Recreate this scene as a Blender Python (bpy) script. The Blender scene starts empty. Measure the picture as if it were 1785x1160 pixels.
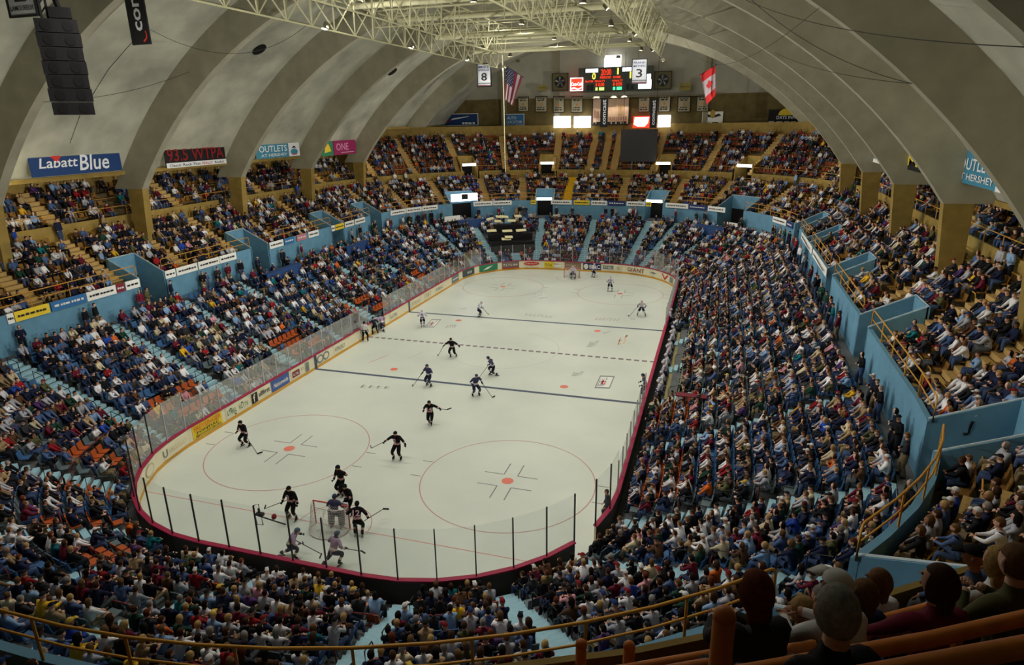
import bpy, math, random
import numpy as np
from mathutils import Vector, Matrix
D = bpy.data
SC = bpy.context.scene
COL = SC.collection
rnd = random.Random(11)
nr = np.random.RandomState(5)
PI = math.pi

# ---------------------------------------------------------------- camera, world, exposure
CAM = np.array([16.182, -19.258, 18.008]); YAW, PITCH, ROLL, FPX = -.3049, -.3112, -.0159, 1141.35
def cam_axes():
    cy, sy, cp, sp, cr, sr = math.cos(YAW), math.sin(YAW), math.cos(PITCH), math.sin(PITCH), math.cos(ROLL), math.sin(ROLL)
    f = np.array([sy*cp, cy*cp, sp]); r = np.array([cy, -sy, 0.]); u = np.cross(r, f)
    return cr*r+sr*u, -sr*r+cr*u, f
CR, CU, CF = cam_axes()
cd = D.cameras.new('camera'); cam = D.objects.new('camera', cd); COL.objects.link(cam)
cam.matrix_world = Matrix([[CR[0], CU[0], -CF[0], CAM[0]], [CR[1], CU[1], -CF[1], CAM[1]], [CR[2], CU[2], -CF[2], CAM[2]], [0, 0, 0, 1]])
cd.sensor_width = 36; cd.lens = 36*FPX/1785; cd.clip_start = .2; cd.clip_end = 400
SC.camera = cam
SC.view_settings.view_transform = 'Standard'; SC.view_settings.look = 'None'; SC.view_settings.gamma = 1
SC.view_settings.use_curve_mapping = False; SC.view_settings.exposure = 0.0
w = D.worlds.new('hall_air'); SC.world = w; w.use_nodes = True
w.node_tree.nodes['Background'].inputs[0].default_value = (.9, .95, 1, 1)
w.node_tree.nodes['Background'].inputs[1].default_value = .0
SC.cycles.max_bounces = 5; SC.cycles.diffuse_bounces = 3; SC.cycles.glossy_bounces = 2
SC.cycles.transmission_bounces = 2; SC.cycles.transparent_max_bounces = 16
SC.cycles.caustics_reflective = False; SC.cycles.caustics_refractive = False
RINK_W, STAND_W, SIDE_W = 580, 1700, 21000      # lamp powers

def ray(u, v): return CF+CR*(u-892.5)/FPX+CU*(580-v)/FPX
def px(u, v, axis, val):
    """point of the real plane (axis = val) seen at photo pixel u,v"""
    d = ray(u, v); return CAM+d*(val-CAM[axis])/d[axis]
def project(P):
    P = np.atleast_2d(P)-CAM; z = P@CF; z = np.where(z < .1, 1e-6, z)
    return 892.5+FPX*(P@CR)/z, 580-FPX*(P@CU)/z, P@CF

# ---------------------------------------------------------------- materials
def lin(c):
    return tuple(((x/255)/12.92 if x/255 < .04045 else ((x/255+.055)/1.055)**2.4) for x in c[:3])+(1,)
MATS = {}
def M(name, rgb=None, rough=.75, var=0, scale=2, metal=0, emit=0, spec=.3, bump=0, alpha=1):
    if name in MATS: return MATS[name]
    m = D.materials.new(name); m.use_nodes = True; nt = m.node_tree; b = nt.nodes['Principled BSDF']
    c = lin(rgb)
    b.inputs['Base Color'].default_value = c; b.inputs['Roughness'].default_value = rough
    b.inputs['Metallic'].default_value = metal; b.inputs['Specular IOR Level'].default_value = spec
    m.diffuse_color = c
    if emit:
        b.inputs['Emission Color'].default_value = c; b.inputs['Emission Strength'].default_value = emit
    if var or bump:
        tc = nt.nodes.new('ShaderNodeTexCoord'); n = nt.nodes.new('ShaderNodeTexNoise')
        n.inputs['Scale'].default_value = scale; n.inputs['Detail'].default_value = 6
        nt.links.new(tc.outputs['Object'], n.inputs['Vector'])
        if var:
            r = nt.nodes.new('ShaderNodeValToRGB')
            r.color_ramp.elements[0].position = .3; r.color_ramp.elements[1].position = .7
            r.color_ramp.elements[0].color = tuple(x*(1-var) for x in c[:3])+(1,)
            r.color_ramp.elements[1].color = tuple(min(1, x*(1+var)) for x in c[:3])+(1,)
            nt.links.new(n.outputs['Fac'], r.inputs['Fac']); nt.links.new(r.outputs['Color'], b.inputs['Base Color'])
        if bump:
            bp = nt.nodes.new('ShaderNodeBump'); bp.inputs['Strength'].default_value = bump
            nt.links.new(n.outputs['Fac'], bp.inputs['Height']); nt.links.new(bp.outputs['Normal'], b.inputs['Normal'])
    MATS[name] = m; return m

def glass_mat():
    m = D.materials.new('rink_glass'); m.use_nodes = True; nt = m.node_tree; nt.nodes.clear()
    o = nt.nodes.new('ShaderNodeOutputMaterial'); t = nt.nodes.new('ShaderNodeBsdfTransparent'); t.inputs[0].default_value = (.93, .96, .96, 1)
    g = nt.nodes.new('ShaderNodeBsdfGlossy'); g.inputs['Roughness'].default_value = .12
    d = nt.nodes.new('ShaderNodeBsdfTranslucent'); d.inputs[0].default_value = (.75, .72, .78, 1)
    d2 = nt.nodes.new('ShaderNodeBsdfDiffuse'); d2.inputs[0].default_value = (.8, .76, .82, 1)
    fr = nt.nodes.new('ShaderNodeFresnel'); fr.inputs[0].default_value = 1.45
    m1 = nt.nodes.new('ShaderNodeMixShader'); m2 = nt.nodes.new('ShaderNodeMixShader'); m3 = nt.nodes.new('ShaderNodeMixShader')
    m3.inputs[0].default_value = .6
    nt.links.new(d.outputs[0], m3.inputs[1]); nt.links.new(d2.outputs[0], m3.inputs[2])
    m1.inputs[0].default_value = .045  # faint diffuse mixed in as the milky haze of reflected light
    nt.links.new(t.outputs[0], m1.inputs[1]); nt.links.new(m3.outputs[0], m1.inputs[2])
    mt_ = nt.nodes.new('ShaderNodeMath'); mt_.operation = 'MULTIPLY'; mt_.inputs[1].default_value = .35; nt.links.new(fr.outputs[0], mt_.inputs[0]); nt.links.new(mt_.outputs[0], m2.inputs[0]); nt.links.new(m1.outputs[0], m2.inputs[1]); nt.links.new(g.outputs[0], m2.inputs[2])
    nt.links.new(m2.outputs[0], o.inputs[0]); return m
GLASS = glass_mat()
def tint_mat(name, rough=.85):
    m = D.materials.new(name); m.use_nodes = True; nt = m.node_tree; b = nt.nodes['Principled BSDF']
    a = nt.nodes.new('ShaderNodeAttribute'); a.attribute_name = 'tint'
    nt.links.new(a.outputs['Color'], b.inputs['Base Color']); b.inputs['Roughness'].default_value = rough
    b.inputs['Specular IOR Level'].default_value = .15
    return m
TINT = tint_mat('cloth_and_skin'); TINT_SEAT = tint_mat('painted_seat', .55)

concrete = M('board_marked_concrete', (174, 173, 156), .9, .28, .35, bump=.25)
rib_side = M('rib_concrete', (158, 154, 134), .9, .12, .8)
ochre = M('ochre_painted_concrete', (146, 122, 62), .8, .18, 1.5)
ochre_dk = M('dark_ochre_cladding', (104, 90, 52), .85, .25, .8)
ochre_rail = M('ochre_pipe_enamel', (196, 142, 52), .45)
bench_wood = M('orange_varnished_bench', (206, 122, 52), .45, .15, 6)
blue_wall = M('light_blue_paint', (96, 142, 168), .7, .1, 1.5)
blue_dk = M('dark_blue_paint', (40, 70, 120), .7)
step_blue = M('pale_blue_step', (150, 188, 200), .8, .1, 5)
step_ochre = M('ochre_step', (178, 146, 88), .8, .1, 5)
step_yellow = M('yellow_step', (226, 178, 30), .7)
floor_low = M('grey_terrace_concrete', (96, 98, 98), .9, .2, 3)
floor_up = M('brown_terrace_concrete', (98, 84, 56), .9, .2, 3)
black = M('black_metal', (14, 14, 16), .5)
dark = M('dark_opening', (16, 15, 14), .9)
white = M('white_enamel', (236, 236, 230), .5)
truss_m = M('cream_truss_paint', (182, 178, 142), .6)
grey_steel = M('grey_steel', (120, 120, 118), .45, metal=.3)
red_cap = M('crimson_cap_rail', (158, 28, 66), .5)
red_rail = M('dark_red_pipe', (110, 30, 34), .5)
kick = M('yellow_kick_plate', (214, 160, 62), .5)
board_w = M('cream_board', (228, 220, 190), .45, .03, 1)

# ---------------------------------------------------------------- builders
class MB:
    def __init__(s): s.v = []; s.f = []; s.m = []
    def add(s, vs, fs, mi=0):
        o = len(s.v); s.v += [tuple(map(float, x)) for x in vs]; s.f += [tuple(i+o for i in f) for f in fs]; s.m += [mi]*len(fs)
    def obox(s, c, X, Y, Z, mi=0):
        c, X, Y, Z = (np.array(a, float) for a in (c, X, Y, Z))
        vs = [c+sx*X+sy*Y+sz*Z for sz in (-1, 1) for sy in (-1, 1) for sx in (-1, 1)]
        s.add(vs, [(0, 2, 3, 1), (4, 5, 7, 6), (0, 1, 5, 4), (2, 6, 7, 3), (0, 4, 6, 2), (1, 3, 7, 5)], mi)
    def box(s, x0, x1, y0, y1, z0, z1, mi=0):
        s.obox(((x0+x1)/2, (y0+y1)/2, (z0+z1)/2), ((x1-x0)/2, 0, 0), (0, (y1-y0)/2, 0), (0, 0, (z1-z0)/2), mi)
    def bar(s, a, b, r, mi=0, n=6, r2=None):
        s.tube([a, b], r, mi, n, r2=r2)
    def tube(s, pts, r, mi=0, n=6, r2=None):
        P = [Vector(p) for p in pts]; K = len(P); rings = []
        for i in range(K):
            t = (P[min(i+1, K-1)]-P[max(i-1, 0)]).normalized()
            a = t.cross(Vector((0, 0, 1)))
            if a.length < .05: a = t.cross(Vector((0, 1, 0)))
            a.normalize(); b = t.cross(a); rr = r if r2 is None else r+(r2-r)*i/(K-1)
            rings += [P[i]+a*rr*math.cos(2*PI*k/n)+b*rr*math.sin(2*PI*k/n) for k in range(n)]
        fs = [(i*n+k, i*n+(k+1) % n, (i+1)*n+(k+1) % n, (i+1)*n+k) for i in range(K-1) for k in range(n)]
        fs += [tuple(range(n-1, -1, -1)), tuple((K-1)*n+k for k in range(n))]
        s.add(rings, fs, mi)
    def ball(s, c, rx, ry, rz, mi=0, nu=10, nv=7):
        vs = [(c[0], c[1], c[2]-rz)]
        for j in range(1, nv):
            t = -PI/2+PI*j/nv
            vs += [(c[0]+rx*math.cos(t)*math.cos(2*PI*k/nu), c[1]+ry*math.cos(t)*math.sin(2*PI*k/nu), c[2]+rz*math.sin(t)) for k in range(nu)]
        vs.append((c[0], c[1], c[2]+rz)); T = len(vs)-1
        fs = [(0, 1+(k+1) % nu, 1+k) for k in range(nu)]+[(T, T-nu+k, T-nu+(k+1) % nu) for k in range(nu)]
        fs += [(1+j*nu+k, 1+j*nu+(k+1) % nu, 1+(j+1)*nu+(k+1) % nu, 1+(j+1)*nu+k) for j in range(nv-2) for k in range(nu)]
        s.add(vs, fs, mi)
    def disc(s, c, X, Y, mi=0, n=24):
        c, X, Y = (np.array(a, float) for a in (c, X, Y))
        s.add([c+X*math.cos(2*PI*k/n)+Y*math.sin(2*PI*k/n) for k in range(n)], [tuple(range(n))], mi)
    def build(s, name, mats, parent=None, smooth=False, local=False):
        me = D.meshes.new(name); off = np.zeros(3)
        if parent is not None and not local: off = np.array(world_loc(parent))
        me.from_pydata([tuple(np.array(v)-off) for v in s.v] if off.any() else s.v, [], s.f)
        for m in (mats if isinstance(mats, (list, tuple)) else [mats]): me.materials.append(m)
        me.polygons.foreach_set('material_index', s.m)
        if smooth: me.polygons.foreach_set('use_smooth', [True]*len(s.f))
        me.update(); return link(name, me, parent)
def link(name, me, parent=None):
    o = D.objects.new(name, me); COL.objects.link(o)
    if parent is not None: o.parent = parent
    return o
def world_loc(o):
    l = Vector(o.location)
    while o.parent is not None: o = o.parent; l = l+o.location
    return l
def tag(o, label=None, cat=None, group=None, kind=None):
    if label: o['label'] = label
    if cat: o['category'] = cat
    if group: o['group'] = group
    if kind: o['kind'] = kind
    return o
def thing(name, label, cat, loc=(0, 0, 0), rz=0, group=None):
    o = D.objects.new(name, None); COL.objects.link(o); o.location = tuple(map(float, loc)); o.rotation_euler = (0, 0, rz)
    o.empty_display_size = .2
    return tag(o, label, cat, group)
def struct(name, mb, mats, smooth=False, label=None):
    o = mb.build(name, mats, None, smooth); o['kind'] = 'structure'
    if label: o['label'] = label
    return o
TMP = D.scenes.new('workbench')
def evaluated(o):
    TMP.collection.objects.link(o); vl = TMP.view_layers[0]; vl.update()
    return D.meshes.new_from_object(o.evaluated_get(vl.depsgraph))
TXT = {}
def text_mesh(s, bold=0):
    if (s, bold) in TXT: return TXT[s, bold]
    c = D.curves.new('t', 'FONT'); c.body = s; c.resolution_u = 2; c.offset = bold
    o = D.objects.new('t', c); me = evaluated(o)
    V = np.array([v.co[:] for v in me.vertices]) if len(me.vertices) else np.zeros((1, 3)); F = [tuple(p.vertices) for p in me.polygons]
    D.objects.remove(o); D.curves.remove(c); D.meshes.remove(me)
    lo = V.min(0); hi = V.max(0); V = (V-lo)/np.maximum(hi-lo, 1e-6); TXT[s, bold] = (V, F); return V, F
def put_text(mb, s, O, X, Y, x0, y0, ww, hh, mi=0, off=.03, bold=0, slant=0):
    V, F = text_mesh(s, bold); N = np.cross(X, Y)
    mb.add([O+X*(x0+p[0]*ww+slant*p[1]*hh)+Y*(y0+p[1]*hh)+N*off for p in V], F, mi)

def sign(name, label, cat, O, X, Y, ww, hh, board, items, group=None, thick=.08, parent=None, frame=None):
    """flat board with print; O = lower left corner of the front face, X right, Y up (unit)"""
    O, X, Y = (np.array(a, float) for a in (O, X, Y)); N = np.cross(X, Y)
    if parent is None: t = thing(name, label, cat, O+X*ww/2, 0, group)
    else: t = parent
    mb = MB(); mb.obox(O+X*ww/2+Y*hh/2-N*thick/2, X*ww/2, Y*hh/2, N*thick/2)
    b = mb.build('board' if parent is None else name, board, t)
    if frame:
        mb = MB(); e = .04*min(ww, hh)+.03
        for a0, a1, b0, b1 in ((0, ww, 0, e), (0, ww, hh-e, hh), (0, e, e, hh-e), (ww-e, ww, e, hh-e)):
            mb.obox(O+X*(a0+a1)/2+Y*(b0+b1)/2, X*(a1-a0)/2, Y*(b1-b0)/2, N*.05)
        mb.build('frame', frame, t)
    by = {}
    for it in items:
        mt = it[-1]; mb = by.setdefault(mt.name, (mt, MB()))[1]; k = it[0]; off = .03+.004*items.index(it)
        if k == 'text':
            _, s, x, y, a, b2 = it[:6]; sl = it[6] if len(it) > 7 else 0
            put_text(mb, s, O, X, Y, x*ww, y*hh, a*ww, b2*hh, 0, off, .012, sl)
        elif k == 'rect':
            _, x, y, x1, y1 = it[:5]
            mb.add([O+X*ww*a+Y*hh*b2+N*off for a, b2 in ((x, y), (x1, y), (x1, y1), (x, y1))], [(0, 1, 2, 3)])
        elif k == 'poly':
            P = it[1]; mb.add([O+X*ww*a+Y*hh*b2+N*off for a, b2 in P], [tuple(range(len(P)))])
        elif k == 'disc':
            _, x, y, rx, ry = it[:5]; mb.disc(O+X*ww*x+Y*hh*y+N*off, X*rx*ww, Y*ry*hh)
    for k, (mt, mb) in by.items():
        e = mb.build('lettering' if any(i[0] == 'text' and i[-1].name == k for i in items) else 'print', mt, t)
    return t
def sign_px(name, label, cat, bl, br, tl, axis, val, board, items, **kw):
    a, b, c = px(*bl, axis, val), px(*br, axis, val), px(*tl, axis, val)
    X = b-a; X[2] = 0; ww = np.linalg.norm(X); X /= ww
    return sign(name, label, cat, a, X, (0, 0, 1), ww, c[2]-a[2], board, items, **kw)

# ---------------------------------------------------------------- bowl coordinates
HW, Y0, Y1, RC = 12.6, -.4, 60.4, 8.7
S0 = 14.; LS = Y1-Y0-2*RC; LC = (RC+S0)*PI/2; LT = 2*(HW-RC); PER = 2*LS+4*LC+2*LT
CY0, CY1, CX = Y0+RC, Y1-RC, HW-RC
B = np.cumsum([0, LS, LC, LT, LC, LS, LC, LT, LC])
def uR(y): return y-CY0
def uL(y): return B[4]+(CY1-y)
def uA(a):
    a %= 360; k = int(a//90); return B[[1, 3, 5, 7][k]]+(a-90*k)/90*LC
def uT(x): return B[2]+(CX-x)
def uB(x): return B[6]+(x+CX)
def fr(u):
    u = np.atleast_1d(np.asarray(u, float)) % PER
    bx = np.zeros_like(u); by = np.zeros_like(u); nx = np.zeros_like(u); ny = np.zeros_like(u); k = np.ones_like(u)*0
    for i in range(8):
        m = (u >= B[i]) & (u < B[i+1]+1e-9) if i == 7 else (u >= B[i]) & (u < B[i+1])
        t = u[m]-B[i]
        if i == 0: bx[m] = HW; by[m] = CY0+t; nx[m] = 1
        elif i == 2: bx[m] = CX-t; by[m] = Y1; ny[m] = 1
        elif i == 4: bx[m] = -HW; by[m] = CY1-t; nx[m] = -1
        elif i == 6: bx[m] = -CX+t; by[m] = Y0; ny[m] = -1
        else:
            a = t/LC*PI/2+{1: 0, 3: PI/2, 5: PI, 7: 1.5*PI}[i]; cx = CX if i in (1, 7) else -CX; cy = CY1 if i in (1, 3) else CY0
            nx[m] = np.cos(a); ny[m] = np.sin(a); bx[m] = cx+RC*nx[m]; by[m] = cy+RC*ny[m]; k[m] = 1
    return bx, by, nx, ny, k
def lift(u, s):
    """the stands of the near end climb a little more steeply than the others"""
    u = u % PER; a, b, c, d = uA(196), uA(232), uA(325), uA(352)
    k = 0 if u < a or u > d else 1 if b < u < c else (u-a)/(b-a) if u <= b else (d-u)/(d-c)
    k = k*k*(3-2*k); cut = 16.3 if U_NEAR0 <= u <= U_NEAR1 else 17.9
    return 0 if s > cut else .6*k*min(1, max(0, (s-.6)/11))
def at(u, s, z=0):
    bx, by, nx, ny, _ = fr(u); return np.array([bx[0]+nx[0]*s, by[0]+ny[0]*s, z+lift(u, s)])
def nrm(u): _, _, nx, ny, _ = fr(u); return np.array([nx[0], ny[0], 0])
def corner(u):
    u %= PER; return any(B[i] <= u < B[i+1] for i in (1, 3, 5, 7))
def du(u, s, d):      # perimeter step that gives d metres at offset s
    return d*((RC+S0)/(RC+s)) if corner(u) else d
def upath(u0, u1, s, z, step=2.0):
    n = max(2, int(abs(u1-u0)/step)+1); return [at(u, s, z) for u in np.linspace(u0, u1, n)]

# rows: (s, z)
LOW = [(.98+.8*i, .25+.36*i) for i in range(13)]
MID = [(12.5+.8*j, 6.6+.5*j) for j in range(7)]
TOP = [(18.7+.8*k, 10.95+.62*k) for k in range(8)]
NEAR = [(17.06+.75*k, 12.43+.72*k) for k in range(5)]
U_NEAR0, U_NEAR1 = uA(278), uA(339)         # near corner block of benches (under the photographer)
U_END0, U_END1 = uA(16), uA(164)            # full height end seating
def inr(u, a, b): u %= PER; return a <= u <= b
A_LOW = [uR(y) for y in (13.9, 20.5, 26.8, 33, 39.2, 45.4)]+[uA(a) for a in (5, 28, 49, 67.5, 79)]+[uT(0.1)]+[uA(a) for a in (100.5, 115, 131, 150, 168)]+\
    [uL(y) for y in (13.9, 20.5, 26.8, 33, 39.2, 45.4, 51)]+[uA(a) for a in (185, 216, 243, 264)]+[uB(0)]+[uA(a) for a in (283, 305, 328, 350)]
A_MID = [uL(y) for y in (10.7, 17.5-.6, 23.2, 30.3-.9, 35.5, 42.6, 47.8)]+[uA(a) for a in (172.5-3, 155, 139, 122, 108, 91.5)]+[uT(3.3)]+\
    [uA(a) for a in (72.7, 58, 44-7, 26, 11)]+[uR(y) for y in (10.7, 16.9, 23.2, 29.4, 35.5, 42.6, 47.8)]+[uA(a) for a in (188, 203, 218, 233, 248, 263)]+[uB(0)]+[uA(a) for a in (277, 290, 303, 324, 337, 352-3)]
A_TOP = [uA(a) for a in (53.5, 68, 83.5, 97.5, 113, 128, 142.5, 156, 30)]+[uT(-2.5), uT(-.4), uT(1.2)]
VOM = [(uL(18.8), 1.2), (uL(31.4), 1.2), (uL(44.8), 1.2), (uA(175), 1.3), (uA(132), 2.0), (uA(99.8), 1.3), (uA(78.6), 1.3), (uA(47), 2.2), (uA(5), 1.3),
       (uR(44.8), 1.2), (uR(31.4), 1.2), (uR(18.8), 1.2), (uA(349.5), 1.4), (uA(317.5), 1.6), (uA(256), 1.4), (uA(228), 1.4), (uA(194), 1.4)]
VOM3 = [(uA(125), 1.2), (uA(100), 1.2), (uA(80.5), 1.2), (uA(55.5), 1.3)]
def near_u(u, lst, s, half):
    for a in lst:
        h = half
        if isinstance(a, tuple): a, h = a; h = h+half
        d = abs((u-a+PER/2) % PER-PER/2); d *= ((RC+s)/(RC+S0)) if corner(a) else 1
        if d < h: return True
    return False

def samples(extra=()):
    us = set()
    for i in range(8):
        n = max(1, int(round((B[i+1]-B[i])/2.2)))
        for k in range(n): us.add(round(B[i]+(B[i+1]-B[i])*k/n, 4))
    for e in extra: us.add(round(e % PER, 4))
    return sorted(us)
def terrace(name, prof, mat, keep=lambda u, s: True, extra=(), label=None):
    us = samples(extra); mb = MB(); n = len(prof); us2 = us+[us[0]+PER]
    bx, by, nx, ny, _ = fr(us2)
    for i in range(len(us2)): mb.v += [(bx[i]+nx[i]*s, by[i]+ny[i]*s, z+lift(us2[i] if name != 'corner_terrace' else 0, s)) for s, z in prof]
    for i in range(len(us2)-1):
        um = (us2[i]+us2[i+1])/2
        for k in range(n-1):
            if keep(um, (prof[k][0]+prof[k+1][0])/2):
                a = i*n+k; mb.f.append((a, a+n, a+n+1, a+1)); mb.m.append(0)
    return struct(name, mb, mat, label=label)
def stairprof(rows, front, s_end, z_end, hf=.4):
    p = [front]
    for s, z in rows:
        p += [(s-hf, p[-1][1]), (s-hf, z), (s+hf, z)]
    p = p+[(p[-1][0], z_end), (s_end, z_end)]
    q = [p[0]]
    for a in p[1:]:
        if abs(a[0]-q[-1][0])+abs(a[1]-q[-1][1]) > 1e-6: q.append(a)
    return q
vextra = []
for u, h in VOM+VOM3: vextra += [u-du(u, 13, h), u+du(u, 13, h)]
vextra += [U_NEAR0, U_NEAR1, U_END0, U_END1]

# ---------------------------------------------------------------- ground and ice
mb = MB(); mb.box(-45, 45, -32, 95, -.4, -.05); struct('floor', mb, floor_low)
def ice_mat():
    m = D.materials.new('ice'); m.use_nodes = True; nt = m.node_tree; b = nt.nodes['Principled BSDF']
    tc = nt.nodes.new('ShaderNodeTexCoord'); n = nt.nodes.new('ShaderNodeTexNoise'); n.inputs['Scale'].default_value = .18; n.inputs['Detail'].default_value = 8
    r = nt.nodes.new('ShaderNodeValToRGB'); r.color_ramp.elements[0].position = .35; r.color_ramp.elements[1].position = .65
    r.color_ramp.elements[0].color = lin((196, 202, 190)); r.color_ramp.elements[1].color = lin((208, 213, 200))
    nt.links.new(tc.outputs['Object'], n.inputs['Vector']); nt.links.new(n.outputs['Fac'], r.inputs['Fac']); nt.links.new(r.outputs['Color'], b.inputs['Base Color'])
    r2 = nt.nodes.new('ShaderNodeMapRange'); r2.inputs['To Min'].default_value = .22; r2.inputs['To Max'].default_value = .4
    nt.links.new(n.outputs['Fac'], r2.inputs['Value']); nt.links.new(r2.outputs['Result'], b.inputs['Roughness'])
    b.inputs['Specular IOR Level'].default_value = .25
    return m
ICE = ice_mat()
NODE = []                                   # dasher nodes (perimeter u)
for i, n in enumerate((30, 9, 5, 9, 30, 9, 5, 9)):
    for k in range(n): NODE.append(B[i]+(B[i+1]-B[i])*k/n)
NODE.append(PER)
mb = MB(); P = [at(u, 0, 0) for u in NODE[:-1]]; mb.add(P, [tuple(range(len(P)))])
ice = struct('rink_ice', mb, ICE)
GL0, B1, B2, GL1 = 3.57, 21.5, 38.0, 56.4
mk_line = {'blue_line': M('blue_line_paint', (70, 82, 98), .6), 'red_line': M('centre_line_paint', (112, 100, 102), .6), 'goal_line': M('goal_line_paint', (206, 150, 142), .6),
           'circle': M('circle_paint', (184, 146, 138), .6), 'dot': M('dot_paint', (214, 120, 100), .6), 'tick': M('tick_paint', (120, 116, 116), .6), 'crease': M('crease_paint', (196, 190, 196), .6)}
def strip(x0, x1, y0, y1, z=.004): return [(x0, y0, z), (x1, y0, z), (x1, y1, z), (x0, y1, z)], [(0, 1, 2, 3)]
for y in (B1, B2):
    mb = MB(); mb.add(*strip(-HW+.01, HW-.01, y-.15, y+.15)); mb.build('blue_line', mk_line['blue_line'], ice)
mb = MB()
for k in range(41): mb.add(*strip(-HW+.02+k*.615, -HW+.02+k*.615+.4, 29.6, 29.9))
tag(mb.build('centre_line', mk_line['red_line'], ice), kind='stuff')
for y in (GL0, GL1):
    xx = CX+math.sqrt(max(0, RC**2-(RC-(GL0-Y0))**2))-.03
    mb = MB(); mb.add(*strip(-xx, xx, y-.03, y+.03)); mb.build('goal_line', mk_line['goal_line'], ice)
def ring(mb, c, r, wd, z=.005, a0=0, a1=2*PI, n=72):
    vs = []; 
    for k in range(n+1):
        a = a0+(a1-a0)*k/n; vs += [(c[0]+(r-wd/2)*math.cos(a), c[1]+(r-wd/2)*math.sin(a), z), (c[0]+(r+wd/2)*math.cos(a), c[1]+(r+wd/2)*math.sin(a), z)]
    mb.add(vs, [(2*k, 2*k+1, 2*k+3, 2*k+2) for k in range(n)])
for sx in (-1, 1):
    for gy, dy in ((GL0, 1), (GL1, -1)):
        c = (sx*6.7, gy+dy*6.1)
        mb = MB(); ring(mb, c, 4.6, .06); mb.build('faceoff_circle', mk_line['circle'], ice)
        mb = MB(); mb.disc((c[0], c[1], .006), (.32, 0, 0), (0, .32, 0)); mb.build('faceoff_dot', mk_line['dot'], ice)
        mb = MB()
        for a in (-1, 1):
            for b in (-1, 1):
                x, y = c[0]+a*.38, c[1]+b*.6
                mb.add(*strip(min(x, x+a*1.1), max(x, x+a*1.1), y-.03, y+.03)); mb.add(*strip(x-.03, x+.03, min(y, y+b*1.2), max(y, y+b*1.2)))
            for b in (-1, 1):
                x = c[0]+a*4.62; y = c[1]+b*.8; mb.add(*strip(min(x, x+a*.6), max(x, x+a*.6), y-.03, y+.03))
        mb.build('faceoff_ticks', mk_line['tick'], ice)
    for y in (B1+1.52, B2-1.52):
        mb = MB(); mb.disc((sx*6.7, y, .006), (.3, 0, 0), (0, .3, 0)); mb.build('faceoff_dot', mk_line['dot'], ice)
mb = MB(); ring(mb, (0, 29.75), 4.6, .05); mb.build('faceoff_circle', M('faint_circle', (190, 188, 184), .6), ice)
for gy, a0 in ((GL0, 0), (GL1, PI)):
    mb = MB(); ring(mb, (0, gy), 1.8, .05, .005, a0, a0+PI, 30); mb.build('crease', mk_line['circle'], ice)
# logos painted in the ice
def _unused(): pass
def ice_logo(bl, br, tl, items, nm='ice_logo'):
    a, b, c = px(*bl, 2, .007), px(*br, 2, .007), px(*tl, 2, .007)
    X = b-a; Y = c-a; ww = np.linalg.norm(X); hh = np.linalg.norm(Y); X /= ww; Y /= hh
    by = {}
    for i, it in enumerate(items):
        mt = it[-1]; mb = by.setdefault(mt.name, (mt, MB()))[1]; z = .001*i
        if it[0] == 'text':
            r_ = random.Random(len(it[1])*7+i); c_ = it[2]; nn = len(it[1]); st_ = it[4]/nn
            for q_ in range(nn):
                for (p0, p1, q0, q1) in ((0, .6, .0, .22), (0, .22, .1, .9), (.0, .6, .4, .6)) if r_.random() < .6 else ((.1, .35, 0, 1), (.1, .6, .75, 1)):
                    mb.add([a+X*ww*p+Y*hh*q+np.array((0, 0, z)) for p, q in ((c_+p0*st_, it[3]+q0*it[5]), (c_+p1*st_, it[3]+q0*it[5]), (c_+p1*st_, it[3]+q1*it[5]), (c_+p0*st_, it[3]+q1*it[5]))], [(0, 1, 2, 3)])
                c_ += st_
            continue
        if it[0] == 'rect':
            mb.add([a+X*ww*p+Y*hh*q+np.array((0, 0, z)) for p, q in ((it[1], it[2]), (it[3], it[2]), (it[3], it[4]), (it[1], it[4]))], [(0, 1, 2, 3)])
        else:
            V, F = text_mesh(it[1], .02); mb.add([a+X*(it[2]+v[0]*it[4])*ww+Y*(it[3]+v[1]*it[5])*hh+np.array((0, 0, z)) for v in V], F)
    for k, (mt, mb) in by.items(): mb.build(nm, mt, ice)
gm = M('logo_grey', (132, 136, 134), .6); rm = M('logo_red', (196, 84, 84), .6); wm_ = M('logo_white', (218, 220, 210), .6)
fm = M('logo_faint', (186, 186, 176), .6); om = M('logo_orange', (214, 176, 140), .6); dm = M('logo_dark', (140, 142, 140), .6)
ice_logo((1036, 677), (1063, 678), (1046, 655), [('rect', 0, 0, 1, 1, gm), ('rect', .08, .1, .92, .9, wm_), ('text', 'SICO', .12, .15, .5, .7, dm), ('text', 'X', .3, .3, .5, .4, rm)])
ice_logo((739, 571), (757, 571), (752, 557), [('rect', 0, 0, 1, 1, gm), ('rect', .08, .1, .92, .9, wm_), ('text', 'SICO', .12, .15, .7, .7, dm), ('text', 'X', .35, .3, .4, .4, rm)])
ice_logo((641, 634), (674, 621), (650, 629), [('text', 'JEWELRY', 0, 0, 1, .9, rm)])
ice_logo((1076, 602), (1096, 598), (1082, 585), [('text', 'II', 0, 0, .9, .9, om)])
ice_logo((1021, 606), (1038, 604), (1030, 595), [('text', 'RE/MAX', 0, 0, 1, .9, dm)])
ice_logo((776, 572), (794, 571), (781, 567), [('text', 'Bears', 0, 0, 1, 1, dm)])
ice_logo((995, 656), (1014, 655), (1000, 649), [('text', 'Turkey', 0, 0, 1, 1, dm)])
ice_logo((712, 625), (736, 616), (716, 621), [('text', 'Hershey', 0, 0, 1, 1, fm)])
ice_logo((628, 676), (682, 679), (634, 670), [('text', 'PENN', 0, 0, 1, 1, fm)])
ice_logo((914, 550), (964, 555), (918, 546), [('text', 'HERSHEY', 0, 0, 1, 1, fm)])
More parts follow.
